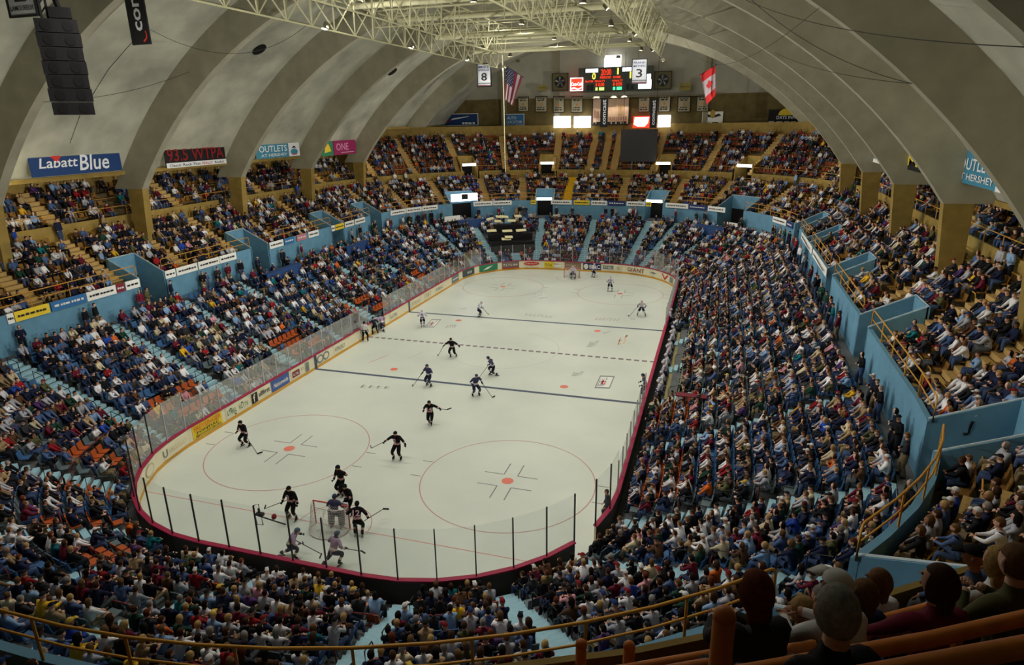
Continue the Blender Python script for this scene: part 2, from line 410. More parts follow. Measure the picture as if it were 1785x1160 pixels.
ice_logo((1036, 558), (1080, 560), (1042, 553), [('text', 'HERSHEY', 0, 0, 1, 1, fm)])

# ---------------------------------------------------------------- terraces
lowp = stairprof(LOW, (.12, -.02), 11.6, 4.95); lowp[1:1] = [(1.0, -.02)] if lowp[1][0] > 1 else []
terrace('lower_terrace', lowp, floor_low)
midp = [(11.8, 6.3)]+stairprof(MID, (12.0, 6.3), 17.95, 9.9)
def keep_mid(u, s):
    if inr(u, U_NEAR0, U_NEAR1) and s > 16.3: return False
    return not (s < 14.3 and near_u(u, VOM, 13, -.02))
terrace('upper_terrace', midp, floor_up, keep_mid, vextra)
topp = stairprof(TOP, (18.0, 10.7), 25, 15.3)
def keep_top(u, s):
    if inr(u, U_NEAR0, U_NEAR1): return False
    if inr(u, U_END0, U_END1): return not (s < 21 and near_u(u, VOM3, 19, -.02))
    return s < 21.6
terrace('top_terrace', topp, floor_up, keep_top, vextra)
nearp = stairprof(NEAR, (16.4, 12.2), 24.9, 16.2, .375)
terrace('corner_terrace', nearp, floor_up, lambda u, s: inr(u, U_NEAR0, U_NEAR1), vextra)

def curved_wall(name, s0, s1, z0, z1, mat, keep, extra=(), parent=None, kind='structure', zf=None):
    us = samples(extra); us2 = us+[us[0]+PER]; mb = MB()
    for a, b in zip(us2[:-1], us2[1:]):
        if not keep((a+b)/2): continue
        P = [at(a, s0), at(b, s0), at(b, s1), at(a, s1)]
        mb.add([(p[0], p[1], z+p[2]) for z in (z0, z1) for p in P], [(0, 1, 5, 4), (2, 3, 7, 6), (4, 5, 6, 7), (1, 2, 6, 5), (3, 0, 4, 7)])
    o = mb.build(name, mat, parent)
    if kind: o['kind'] = kind
    return o
notvom = lambda u: not near_u(u, VOM, 13, -.02)
curved_wall('wall_blue', 11.6, 11.8, 4.9, 7.4, blue_wall, notvom, vextra)
curved_wall('wall_parapet', 17.92, 18.06, 9.8, 11.2, ochre, lambda u: not inr(u, U_NEAR0, U_NEAR1) and not near_u(u, VOM3, 19, -.02), vextra)
curved_wall('wall_corner_front', 16.4, 16.48, 8.0, 12.95, ochre, lambda u: inr(u, U_NEAR0, U_NEAR1), vextra)
curved_wall('wall_side_back', 21.6, 21.9, 9.5, 14.9, ochre, lambda u: not inr(u, U_END0, U_END1) and not inr(u, U_NEAR0, U_NEAR1), vextra)
curved_wall('wall_end_back', 25.0, 25.2, 15.2, 17.45, ochre, lambda u: inr(u, U_END0, U_END1), vextra)
for n, u in enumerate((U_END0, U_END1)):
    a, b = at(u, 18.3), at(u, 27); mb = MB(); t = (b-a)/2; c = (a+b)/2; c[2] = 13.5; k = np.array((-t[1], t[0], 0)); k /= np.linalg.norm(k)
    mb.obox(c, t, k*.12, (0, 0, 4.0)); struct('wall_partition', mb, ochre)
for n, u in enumerate((U_NEAR0, U_NEAR1)):
    a, b = at(u, 16.4), at(u, 25); mb = MB(); t = (b-a)/2; c = (a+b)/2; c[2] = 12.0; k = np.array((-t[1], t[0], 0)); k /= np.linalg.norm(k)
    a2, b2 = at(u, 16.4), at(u, 24.9)
    mb.add([a2-k*.1+np.array((0, 0, 8)), b2-k*.1+np.array((0, 0, 8)), b2-k*.1+np.array((0, 0, 17.3)), a2-k*.1+np.array((0, 0, 12.95)),
            a2+k*.1+np.array((0, 0, 8)), b2+k*.1+np.array((0, 0, 8)), b2+k*.1+np.array((0, 0, 17.3)), a2+k*.1+np.array((0, 0, 12.95))],
           [(0, 1, 2, 3), (7, 6, 5, 4), (3, 2, 6, 7), (0, 4, 5, 1)]); struct('wall_corner_end', mb, ochre)

# vomitories: blue side walls climbing into the seats, dark passage behind
lampw = M('lit_panel', (255, 252, 245), emit=6)
def vomitory(u, h, s0, s1, z0, zrim0, zrim1, mat, name, lit=False):
    mb = MB(); d = du(u, (s0+s1)/2, h); n = nrm(u); t = np.array((-n[1], n[0], 0))
    A, Bq = at(u, s0), at(u, s1)
    for sg in (-1, 1):
        P = []
        for q, zz in ((A, zrim0), (Bq, zrim1)):
            for w_ in (h-.08, h+.08): P += [(q+t*sg*w_+np.array((0, 0, z0))), (q+t*sg*w_+np.array((0, 0, zz)))]
        mb.add(P, [(0, 4, 5, 1), (2, 3, 7, 6), (1, 5, 7, 3), (0, 1, 3, 2)])
    c = Bq+np.array((0, 0, (zrim1+z0)/2)); mb.obox(c, t*(h+.08), n*.08, (0, 0, (zrim1-z0)/2))
    o = struct(name, mb, mat)
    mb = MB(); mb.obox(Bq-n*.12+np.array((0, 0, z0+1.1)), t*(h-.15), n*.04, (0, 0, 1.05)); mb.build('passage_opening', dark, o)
    mb = MB(); c = (A+Bq)/2; c[2] = z0; mb.obox(c, t*h, n*(s1-s0)/2, (0, 0, .05)); mb.build('passage_floor', floor_low, o)
    # lintel / sign above the opening seen from the rink
    if lit:
        mb = MB(); mb.obox(A-n*-.05+np.array((0, 0, zrim0+.12)), t*(h*.82), n*.08, (0, 0, .17)); mb.build('light_panel', lampw, o)
    mb = MB()
    for sg in (-1, 1): mb.tube([A+t*sg*h+np.array((0, 0, zrim0+.02)), Bq+t*sg*h+np.array((0, 0, zrim1+.02)), Bq+np.array((0, 0, zrim1+.02))], .045)
    mb.build('rim_trim', M('rim_pale', (176, 190, 196), .6) if mat is blue_wall else ochre_rail, o)
    return o
for k, (u, h) in enumerate(VOM): vomitory(u, h, 11.6, 14.2, 4.95, 7.45, 8.75, blue_wall, 'door_%d' % (k+1), lit=k in (5, 6))
for k, (u, h) in enumerate(VOM3): vomitory(u, h, 18.0, 20.7, 9.9, 12.0, 13.2, ochre, 'door_%d' % (k+20), lit=True)

# ---------------------------------------------------------------- shell roof, ribs, end walls
ZC, RS, RI = -6.03, 36.45, 34.2
YN, YF = -25.3, 85.2
def arc_ang(R, z): return math.asin((z-ZC)/R)
def shell(zl, zr, y0, y1, name):
    ys = np.linspace(y0, y1, int((y1-y0)/3.9)+1); a0 = arc_ang(RS, zr); a1 = PI-arc_ang(RS, zl); aa = np.linspace(a0, a1, 46); mb = MB()
    for r in (RS, RS+.35):
        o = len(mb.v)
        for y in ys: mb.v += [(r*math.cos(a), y, ZC+r*math.sin(a)) for a in aa]
        for i in range(len(ys)-1):
            for k in range(45):
                q = o+i*46+k; mb.f.append((q, q+46, q+47, q+1)); mb.m.append(0)
    return struct(name, mb, concrete, smooth=True)
RIBY = [11.72+11.84*k for k in range(-3, 6)]
YS = RIBY[7]
shell(14.5, 13.3, YN, YS, 'ceiling'); shell(17.4, 17.4, YS, YF, 'ceiling.001')
mb = MB(); mb.box(-34.6, -29.6, YN, YS, 14.45, 14.75); struct('ceiling_soffit', mb, ochre)
mb = MB(); mb.box(30.6, 34.9, YN, YS, 13.25, 13.55); struct('ceiling_soffit', mb, ochre)
for sx in (-1, 1):
    mb = MB(); mb.box(sx*27.0, sx*42, YS, YF, 17.35, 17.6); struct('ceiling_soffit', mb, ochre)
for k, y in enumerate(RIBY):
    zb = 13.3 if k < 8 else 17.5
    mb = MB(); n = 60; a0 = arc_ang(RI, zb); hw = .33; vs = []
    for i in range(n+1):
        a = a0+(PI-2*a0)*i/n; c, s_ = math.cos(a), math.sin(a); Ro = RS+.1
        for r, yy in ((RI, y-hw), (RI, y+hw), (Ro, y+hw), (Ro, y-hw)):
            z = ZC+r*s_; x = r*c
            if i in (0, n) and r > RI: z = zb; x = math.copysign(math.sqrt(r*r-(zb-ZC)**2), c)
            vs.append((x, yy, z))
    fs = []
    for i in range(n):
        q = 4*i
        for a_, b_ in ((0, 1), (1, 2), (2, 3), (3, 0)): fs.append((q+a_, q+4+a_, q+4+b_, q+b_))
    fs += [(0, 1, 2, 3), (4*n+3, 4*n+2, 4*n+1, 4*n)]
    mb.add(vs, fs); struct('roof_rib', mb, rib_side)
    if k < 8:
        for sx in (-1, 1):
            x0 = RI*math.cos(a0); mb = MB()
            mb.add([(sx*x0, y-hw, 13.3), (sx*x0, y+hw, 13.3), (sx*(x0+.35), y+hw, 9.0), (sx*(x0+.35), y-hw, 9.0),
                    (sx*(x0+1.5), y-hw, 13.3), (sx*(x0+1.5), y+hw, 13.3), (sx*(x0+1.5), y+hw, 9.0), (sx*(x0+1.5), y-hw, 9.0)],
                   [(0, 1, 2, 3), (4, 7, 6, 5), (0, 3, 7, 4), (1, 5, 6, 2), (0, 4, 5, 1)])
            struct('rib_column', mb, ochre)
# end walls
mb = MB(); aa = np.linspace(0.02, PI-.02, 50)
mb.add([(RS*math.cos(a), YF, max(17.3, ZC+RS*math.sin(a))) for a in aa], [tuple(range(49, -1, -1))]); struct('wall_far', mb, M('far_wall_concrete', (166, 163, 146), .9, .1, .5))
mb = MB(); mb.box(-42, 42, YF-.1, YF+.3, 0, 17.45); struct('wall_far_lower', mb, ochre)
# dark cladding band on the far wall, with pilasters and ledge
zt = 21.45
xw = lambda z: math.sqrt(RS**2-(z-ZC)**2)
panels = [(-26.5, -17.9), (-16.9, -9.3), (-8.3, 3), (3, 13.4), (13.4, 24.5)]
for x0, x1 in panels:
    mb = MB(); zs_ = [17.5, 19.5, zt]; L = [max(x0, -xw(z)+.1) for z in zs_]; R_ = [min(x1, xw(z)-.1) for z in zs_]
    P = [(L[0], YF-.12, 17.5), (R_[0], YF-.12, 17.5), (R_[1], YF-.12, 19.5), (R_[2], YF-.12, zt), (L[2], YF-.12, zt), (L[1], YF-.12, 19.5)]
    mb.add(P+[(a, b+.1, c) for a, b, c in P], [(0, 1, 2, 3, 4, 5), (4, 3, 9, 10)]); struct('wall_cladding', mb, ochre_dk)
for x in (-17.4, -8.8, 13.4):
    z1 = ZC+math.sqrt(RS**2-x*x)-.1
    mb = MB(); mb.box(x-.35, x+.35, YF-.4, YF, 17.4, z1); struct('trim_pilaster', mb, M('pilaster_concrete', (140, 134, 108), .9))
mb = MB(); mb.box(-8.8, 13.6, YF-1.3, YF-.1, 21.2, 21.45); struct('trim_ledge', mb, M('ledge_steel', (112, 106, 84), .7))
mb = MB(); mb.add([(RS*math.cos(a), YN, max(0, ZC+RS*math.sin(a))) for a in aa], [tuple(range(50))]); struct('wall_near', mb, concrete)
for sx in (-1, 1):
    mb = MB(); mb.box(sx*35.2, sx*35.5, YN, YS, -.3, 15); struct('wall_left' if sx < 0 else 'wall_right', mb, ochre)
    mb = MB(); mb.box(sx*41.5, sx*41.9, YS, YF, -.3, 17.5); struct('wall_left_far' if sx < 0 else 'wall_right_far', mb, ochre)
    mb = MB(); mb.box(sx*35.2, sx*41.9, YS-.2, YS, -.3, 17.5); struct('wall_return', mb, ochre)
def hit_shell(u, v, R=RS-.03):
    d = ray(u, v); a = d[0]**2+d[2]**2; b = 2*(CAM[0]*d[0]+(CAM[2]-ZC)*d[2]); c = CAM[0]**2+(CAM[2]-ZC)**2-R*R
    return CAM+d*((-b+math.sqrt(b*b-4*a*c))/(2*a))
for u, v in ((452, 86), (684, 125)):
    p = hit_shell(u, v); n = np.array((-p[0], 0, ZC-p[2])); n /= np.linalg.norm(n); t = np.array((n[2], 0, -n[0]))
    mb = MB()
    for q in range(24):
        a0_, a1_ = 2*PI*q/24, 2*PI*(q+1)/24
        P = [p+t*.62*math.cos(a)+np.array((0, .62, 0))*math.sin(a) for a in (a0_, a1_)]
        mb.add([P[0]+n*.06, P[1]+n*.06, p+n*.06], [(0, 1, 2)]); mb.add([P[0], P[1], P[1]+n*.06, P[0]+n*.06], [(0, 1, 2, 3)])
    tag(mb.build('roof_vent', dark), 'dark oval vent hole in the left of the shell roof, '+('nearer the camera' if u < 500 else 'further down the hall'), 'vent')

# ---------------------------------------------------------------- dasher boards, glass
boards = thing('dasher_boards', 'cream dasher boards with yellow kick plate and crimson cap around the ice', 'rink boards', (0, 30, 0))
gates = [(uR(20.5), uR(36.5))]                       # players benches: boards without glass
def no_glass(um): return any(a < um < b for a, b in gates) or uL(33.2) < um < uL(30.2) or uA(331) < um < uA(341)
def gate_open(um): return uL(32.6) < um < uL(30.9) or uA(333) < um < uA(340)
for i in range(len(NODE)-1):
    a, b = NODE[i], NODE[i+1]; um = (a+b)/2
    if gate_open(um): continue
    mb = MB()
    for z0, z1, s0, s1, mi in ((0, .2, -.015, .1, 1), (.2, 1.1, 0, .1, 0)):
        P = [at(a, s0), at(b-1e-6, s0), at(b-1e-6, s1), at(a, s1)]
        mb.add([(p[0], p[1], z) for z in (z0, z1) for p in P], [(0, 1, 5, 4), (1, 2, 6, 5), (3, 0, 4, 7), (4, 5, 6, 7)], mi); mb.f.append(tuple(len(mb.v)-8+q for q in (2, 3, 7, 6))); mb.m.append(2)
    pn = mb.build('board_panel', [board_w, kick, M('board_back', (84, 80, 74), .8)], boards)
    P = [at(a, -.05), at(b-1e-6, -.05), at(b-1e-6, .17), at(a, .17)]; mb = MB()
    mb.add([(p[0], p[1], z) for z in (1.1, 1.16) for p in P], [(0, 1, 5, 4), (2, 3, 7, 6), (1, 2, 6, 5), (3, 0, 4, 7), (4, 5, 6, 7)])
    mb.build('cap_rail', red_cap, boards)
def gtop(um):
    if inr(um, B[5], B[8]): return 3.45
    if inr(um, B[1], B[4]): return 3.2
    return 2.85
glass = thing('glass_screen', 'clear rink glass panes between upright stanchions standing on the boards', 'rink glass', (0, 30, 1.16))
stanch_d = M('dark_stanchion', (44, 44, 46), .4, metal=.4); stanch_l = M('bright_stanchion', (196, 196, 200), .35, metal=.3)
def stanchion(u, h, mt=None):
    mb = MB(); p = at(u, .06); n = nrm(u); t = np.array((-n[1], n[0], 0))
    mb.obox(p+np.array((0, 0, (1.16+h)/2)), t*.022, n*.03, (0, 0, (h-1.16)/2))
    mb.build('stanchion', mt or (stanch_d if inr(u, B[5]+6, B[8]-.5) else stanch_l), glass)
for i in range(len(NODE)-1):
    a, b = NODE[i], NODE[i+1]; um = (a+b)/2
    if no_glass(um): continue
    h = gtop(um)
    P = [at(a, .06), at(b-1e-6, .06)]; mb = MB()
    mb.add([(p[0], p[1], z) for z in (1.16, h-.02) for p in P], [(0, 1, 3, 2)])
    mb.build('glass_pane', GLASS, glass)
    stanchion(a, h)
    if no_glass((b+NODE[(i+2) % len(NODE)])/2 if i+2 < len(NODE) else 0): stanchion(b, h)
# camera bracket on the glass behind the near goal
t = thing('net_camera_bracket', 'black bracket with small red camera clamped to glass behind near goal', 'camera mount', (-.6, Y0, 2.7))
mb = MB(); n_ = at(uB(-.75), .1); 
p0_, p1_ = px(445, 898, 1, Y0+.3), px(498, 915, 1, Y0+.3)
mb.bar(p0_, p1_, .03); mb.build('bar', black, t)
mb = MB(); q = px(478, 903, 1, Y0+.3); mb.ball((q[0], q[1], q[2]+.05), .1, .12, .13); mb.build('camera_head', M('red_plastic', (150, 24, 36), .4), t, smooth=True)
mb = MB(); q = px(452, 898, 1, Y0+.3); mb.box(q[0]-.12, q[0]+.2, q[1]-.08, q[1]+.08, q[2]-.02, q[2]+.1); mb.bar(q, q+np.array((0, 0, .3)), .04); mb.build('clamp', black, t)
mb = MB(); a, b = px(441, 882, 1, Y0+.3), px(450, 915, 1, Y0+.3)
mb.tube([(a[0], a[1], a[2]), (b[0]-.05, b[1], b[2]), (b[0]+.25, b[1], b[2]+.03), (a[0]+.28, a[1], a[2]+.12), (a[0], a[1], a[2])], .02); mb.build('frame', stanch_d, t)

# advertising print on the boards
pc = {}
def C_(name, rgb, **k): return M(name, rgb, .6, **k)
ad_white, ad_black, ad_red, ad_yel, ad_blue, ad_green = C_('print_white', (232, 230, 222)), C_('print_black', (34, 34, 36)), C_('print_red', (196, 52, 44)), C_('print_yellow', (232, 202, 56)), C_('print_blue', (70, 96, 160)), C_('print_green', (52, 128, 92))
ad_orange, ad_grey, ad_maroon, ad_navy, ad_tan = C_('print_orange', (224, 120, 44)), C_('print_grey', (120, 128, 128)), C_('print_maroon', (126, 40, 52)), C_('print_navy', (38, 52, 104)), C_('print_tan', (196, 186, 150))
def board_ad(u0, u1, name_, items, board=None, z0=.24, z1=1.06, s=-.03, lab=None, k=1):
    A, Bq = at(u0, s), at(u1, s)        # for a viewer inside the rink looking outwards, right = decreasing u
    A, Bq = (Bq, A) if False else (A, Bq)
    O, E_ = at(u1, s), at(u0, s); X = E_-O; ww = np.linalg.norm(X); X /= ww; O[2] = z0
    return sign('advert_panel', None, None, O, X, (0, 0, 1), ww, z1-z0, board or board_w, items, thick=.015, parent=boards)
def peri(x, y):
    if y > CY1 and abs(x) > CX:
        a = math.degrees(math.atan2(y-CY1, x-CX if x > 0 else x+CX)); return uA(a)
    if y < CY0 and abs(x) > CX:
        a = math.degrees(math.atan2(y-CY0, x-CX if x > 0 else x+CX)); return uA(a)
    if abs(x) > CX and (y <= CY1 and y >= CY0): return uR(y) if x > 0 else uL(y)
    return uT(x) if y > 30 else uB(x)
def up(u, v, z=.65):
    p = px(u, v, 2, z); return peri(p[0], p[1])
T_ = lambda s, x, y, a, b, m, sl=0: ('text', s, x, y, a, b, sl, m)
R_ = lambda x, y, x1, y1, m: ('rect', x, y, x1, y1, m)
def words(x, y, ww, hh, n, m):
    r = random.Random(n*31+int(x*100)); st_ = ww/n; o = []
    for k in range(n):
        c = x+k*st_; w2 = st_*.62
        o += r.choice([[('rect', c, y, c+w2*.35, y+hh, m), ('rect', c, y, c+w2, y+hh*.25, m)], [('rect', c, y, c+w2*.3, y+hh, m), ('rect', c+w2*.7, y, c+w2, y+hh, m), ('rect', c, y+hh*.4, c+w2, y+hh*.6, m)], [('rect', c+w2*.3, y, c+w2*.6, y+hh, m), ('rect', c, y+hh*.8, c+w2, y+hh, m)]])
    return o
def ad(pl, pr, items, board=None): board_ad(up(*pr), up(*pl), None, items, board)
ad((256, 835), (272, 805), [('disc', .5, .5, .3, .4, ad_tan), ('disc', .5, .5, .24, .3, board_w)])
ad((281, 797), (325, 762), [T_('U', .08, .2, .16, .55, ad_grey), *words(.3, .35, .6, .3, 9, ad_tan)])
ad((335, 757), (381, 726), [T_('FREYSINGER', .04, .55, .92, .38, ad_orange), T_('PONTIAC', .12, .28, .75, .2, ad_black), T_('MECHANICSBURG', .08, .08, .85, .13, ad_black)], ad_yel)
ad((388, 722), (432, 700), [*words(.05, .3, .4, .4, 5, ad_green), *words(.55, .3, .4, .4, 5, ad_green), R_(.12, .75, .2, .85, ad_black), R_(.3, .15, .38, .25, ad_black), R_(.62, .75, .7, .85, ad_black)])
ad((435, 696), (470, 677), [R_(0, .05, .3, .9, ad_black), T_('f', .07, .15, .12, .65, board_w), T_('allfirst', .36, .35, .6, .4, ad_black)])
ad((474, 676), (510, 658), [T_('Nationwide', .1, .3, .8, .4, ad_white, .2)], ad_blue)
ad((513, 656), (545, 638), [R_(.05, .2, .45, .75, ad_maroon), *words(.1, .35, .3, .25, 5, ad_white), *words(.52, .45, .18, .3, 3, ad_grey), R_(.78, .1, .95, .95, ad_grey)])
ad((556, 631), (583, 616), [('disc', .3, .5, .22, .4, ad_grey), ('disc', .3, .5, .14, .25, board_w), ('disc', .7, .5, .22, .4, ad_grey), ('disc', .7, .5, .14, .25, board_w)])
ad((590, 612), (612, 600), [*words(.1, .3, .8, .4, 7, ad_grey)])
ad((672, 553), (692, 545), [*words(.1, .3, .8, .4, 5, ad_grey)])
ad((716, 532), (742, 520), [*words(.1, .3, .8, .4, 7, ad_tan)])
ad((745, 518), (760, 510), [*words(.1, .2, .8, .6, 3, ad_tan)])
ad((764, 507), (782, 498), [*words(.1, .3, .8, .4, 7, ad_grey)])
ad((801, 490), (816, 483), [R_(.1, .4, .9, .55, ad_white)], ad_grey)
ad((822, 480), (841, 474), [*words(.4, .3, .4, .4, 3, ad_white)], C_('print_slate', (70, 84, 84)))
ad((847, 472), (874, 467), [('poly', [(.2, .2), (.45, .3), (.75, .8), (.4, .6)], ad_white)], ad_green)
ad((880, 466), (907, 464), [*words(.08, .4, .84, .3, 6, ad_white), R_(0, 0, 1, .12, ad_red)], C_('print_brown', (128, 108, 102)))
ad((913, 464), (940, 463), [('disc', .5, .62, .46, .3, ad_red), *words(.15, .52, .7, .2, 9, ad_white)])
ad((946, 464), (977, 465), [R_(0, 0, .55, 1, ad_yel), *words(.06, .3, .42, .4, 5, ad_black), R_(.55, .2, .95, .55, ad_white), R_(.55, .65, .8, .72, ad_black)])
ad((982, 465), (1010, 467), [*words(.1, .4, .8, .3, 7, ad_tan)], C_('print_cocoa', (140, 112, 96)))
ad((1015, 466), (1045, 469), [('disc', .17, .5, .13, .4, ad_white), T_('EPIC', .36, .2, .6, .6, ad_white)], ad_navy)
ad((1050, 468), (1078, 472), [R_(0, .25, .55, .8, ad_grey), *words(.05, .35, .45, .3, 4, ad_white), ('disc', .82, .5, .1, .3, ad_tan)])
ad((1086, 471), (1116, 476), [T_('GIANT', .1, .2, .85, .6, ad_maroon)])
ad((1126, 476), (1140, 480), [('poly', [(.1, .6), (.5, .4), (.9, .6), (.5, .7)], ad_grey)])
ad((1147, 481), (1158, 487), [T_('V', .1, .1, .8, .8, ad_red)])
ad((1160, 487), (1167, 491), [R_(.1, .1, .9, .9, ad_grey)])
for y in (B1, B2):
    board_ad(uL(y+.15), uL(y-.15), None, [], mk_line['blue_line'], z0=.02, z1=1.09, s=-.035)

# ---------------------------------------------------------------- goals
netm = M('goal_net', (206, 200, 196), .8); post_red = M('goal_post_red', (190, 66, 58), .4)
def goal(y, sgn, label):
    t = thing('hockey_goal', label, 'goal', (0, y, 0))
    for sx in (-1, 1):
        mb = MB(); mb.bar((sx*.915, y, 0), (sx*.915, y, 1.22), .035, n=8); mb.build('post', post_red, t)
    mb = MB(); mb.bar((-.95, y, 1.22), (.95, y, 1.22), .035, n=8); mb.build('crossbar', post_red, t)
    def base(f, d): # perimeter of the base/top: f 0..1 left post, back, right post
        a = PI*f; return (-.915*math.cos(a)*1.05 if 0 < f < 1 else -.915*math.cos(a), y-sgn*d*math.sin(a)**.7)
    mb = MB(); mb.tube([(*base(k/14, 1.1), .04) for k in range(15)], .03); mb.tube([(*base(k/14, .5), 1.2) for k in range(15)], .02); mb.bar((0, y-sgn*1.1, .04), (0, y-sgn*.5, 1.2), .02); mb.build('base_frame', M('goal_frame', (200, 190, 186), .5), t)
    mb = MB()
    for k in range(41):
        a, b = base(k/40, 1.1), base(k/40, .5); mb.bar((*a, .04), (*b, 1.2), .006, n=3)
    for j in range(1, 12):
        q = j/12; mb.tube([tuple(np.array(base(k/20, 1.1))*(1-q)+np.array(base(k/20, .5))*q)+(.04+1.16*q,) for k in range(21)], .006, n=3)
    for k in range(1, 18):
        x = -.9+.1*k; yb = y-sgn*.5*max(.05, math.sqrt(max(0, 1-(x/.96)**2)))**.7; mb.bar((x, y, 1.22), (x, yb, 1.2), .006, n=3)
    tag(mb.build('net', netm, t), kind='stuff')
goal(GL0, 1, 'red hockey goal with white net nearest the camera, players crowding its mouth')
goal(GL1, -1, 'hockey goal at the far end of the ice, goalkeeper standing before it')

# ---------------------------------------------------------------- stairs in the aisles
def stair_mesh(wd, dp, h, mt, name):
    mb = MB(); mb.box(-wd/2, wd/2, -dp/2, dp/2, 0, h); o = mb.build(name, mt); me = o.data; D.objects.remove(o); return me
def vis(p, m=60):
    u, v, z = project(np.array(p)); return z[0] > 1 and -m < u[0] < 1785+m and -m < v[0] < 1160+m
SM = {k: stair_mesh(*a) for k, a in {'low': (1.15, .27, .2, step_blue, 'step'), 'mid': (1.15, .36, .26, step_ochre, 'step'), 'yel': (1.3, .36, .26, step_yellow, 'step'), 'top': (1.05, .36, .32, step_ochre, 'step')}.items()}
def stairs(u, rows, kind, name='stairway', lim=99, smin=0):
    n = nrm(u); rz = math.atan2(n[1], n[0])-PI/2
    pts = []
    for i, (s, z) in enumerate(rows):
        if s > lim or s < smin: continue
        dz = (rows[1][1]-rows[0][1])
        pts += [(s-.22, z+.0), (s+.2, z+dz/2)]
    P = [at(u, s, z) for s, z in pts]
    if not P or not any(vis(p) for p in P): return
    loc = P[0]; t = D.objects.new(name, None); COL.objects.link(t); t.location = loc; t['kind'] = 'structure'
    for p in P:
        o = D.objects.new('step', SM[kind]); COL.objects.link(o); o.parent = t; o.location = p-loc; o.rotation_euler = (0, 0, rz)
for u in A_LOW: stairs(u, LOW, 'low')
for u in A_MID:
    nb = inr(u, U_NEAR0, U_NEAR1); yel = abs(u-uA(91.5)) < .1
    stairs(u, MID, 'yel' if yel else 'mid', lim=16.6 if nb else 99, smin=14.7 if near_u(u, VOM, 13, .3) else 0)
for u in A_TOP:
    stairs(u, TOP, 'top')
SIDE3 = [uL(y) for y in (17.6, 29.5, 41.3, 53)]+[uR(y) for y in (17.6, 29.5, 41.3, 53)]
for u in SIDE3: stairs(u, TOP[:4], 'top')

# ---------------------------------------------------------------- pipe rails
def rail(u0, u1, s, z, h, mt, label, r=.03, post=2.4, mids=(.5,), group=None, name='guard_rail', parts=True, drop=True):
    L = abs(u1-u0); n = max(2, int(L/1.6)+1); us = np.linspace(u0, u1, n)
    P = [at(u, s, z+h) for u in us]
    if not any(vis(p, 30) for p in P): return
    t = thing(name, label, 'railing', at(us[0], s, z), 0, group)
    e0, e1 = at(us[0], s, z), at(us[-1], s, z); d0 = (P[0]-P[1]); d0 /= np.linalg.norm(d0); d1 = (P[-1]-P[-2]); d1 /= np.linalg.norm(d1)
    top = ([e0+d0*.12, e0+d0*.12+np.array((0, 0, h-.15)), e0+np.array((0, 0, h-.03))+d0*.05] if drop else [])+P+([e1+np.array((0, 0, h-.03))+d1*.05, e1+d1*.12+np.array((0, 0, h-.15)), e1+d1*.12] if drop else [])
    mb = MB(); mb.tube(top, r); mb.build('top_rail', mt, t, smooth=True)
    for q in mids:
        mb = MB(); mb.tube([p-np.array((0, 0, h*(1-q))) for p in P], r*.8); mb.build('mid_rail', mt, t, smooth=True)
    k = max(1, int(round(L/post)))
    near = np.linalg.norm(P[0]-CAM) < 45
    if near:
        for i in range(1, k):
            p = at(u0+(u1-u0)*i/k, s, z); mb = MB(); mb.bar(p, p+np.array((0, 0, h)), r*.9); mb.build('post', mt, t)
    elif k > 1:
        mb = MB()
        for i in range(1, k): p = at(u0+(u1-u0)*i/k, s, z); mb.bar(p, p+np.array((0, 0, h)), r*.9, n=4)
        mb.build('post', mt, t)
def gaps(breaks, u_lo, u_hi):
    b = sorted([(c-h, c+h) for c, h in breaks if u_lo < c < u_hi]); out = []; c = u_lo
    for x, y in b:
        if x > c+1: out.append((c, x))
        c = max(c, y)
    if u_hi > c+1: out.append((c, u_hi))
    return out
def whereabouts(um):
    if inr(um, B[4], B[5]): return 'left stand'
    if inr(um, B[0], B[1]): return 'right stand'
    if inr(um, B[1], B[2]): return 'far right corner'
    if inr(um, B[3], B[4]): return 'far left corner'
    if inr(um, B[2], B[3]): return 'far end'
    if inr(um, B[7], B[8]): return 'near right corner'
    if inr(um, B[5], B[6]): return 'near left corner'
    return 'near end'
ordn = ['first', 'second', 'third', 'fourth', 'fifth', 'sixth', 'seventh', 'eighth', 'ninth', 'tenth', 'eleventh', 'twelfth', 'thirteenth', 'fourteenth', 'fifteenth', 'sixteenth']
bnear = []
vb = [(u, du(u, 13, h+.1)) for u, h in VOM]; ab = [(u, du(u, 14, .75)) for u in A_MID]
cnt = {}
def lab_of(kind, um):
    w_ = whereabouts(um); cnt[kind, w_] = cnt.get((kind, w_), 0)+1
    n = cnt[kind, w_]; o = ordn[n-1] if n <= 12 else '%dth' % n
    return '%s, %s, %s along' % (kind, w_, o)
for a, b in gaps(vb, 0, PER): rail(a, b, 11.75, 7.4, 1.0, ochre_rail, lab_of('ochre pipe rail on top of the blue wall', (a+b)/2), r=.035, group='rails on the blue wall')
for j in (0, 2, 4, 6):
    s, z = MID[j]
    brk = ab+(vb if s < 14.5 else [])
    for a, b in gaps(brk, 0, PER):
        if inr((a+b)/2, U_NEAR0, U_NEAR1) and s > 16.5: continue
        rail(a, b, s+.42, z, .95, ochre_rail, lab_of('ochre pipe rail behind the %s upper tier row' % ordn[j], (a+b)/2), r=.028, mids=() if j < 6 else (.5,), group='rails between upper tier rows')
t3 = [(u, du(u, 19, h+.1)) for u, h in VOM3]+[(u, du(u, 19, .6)) for u in A_TOP+SIDE3]
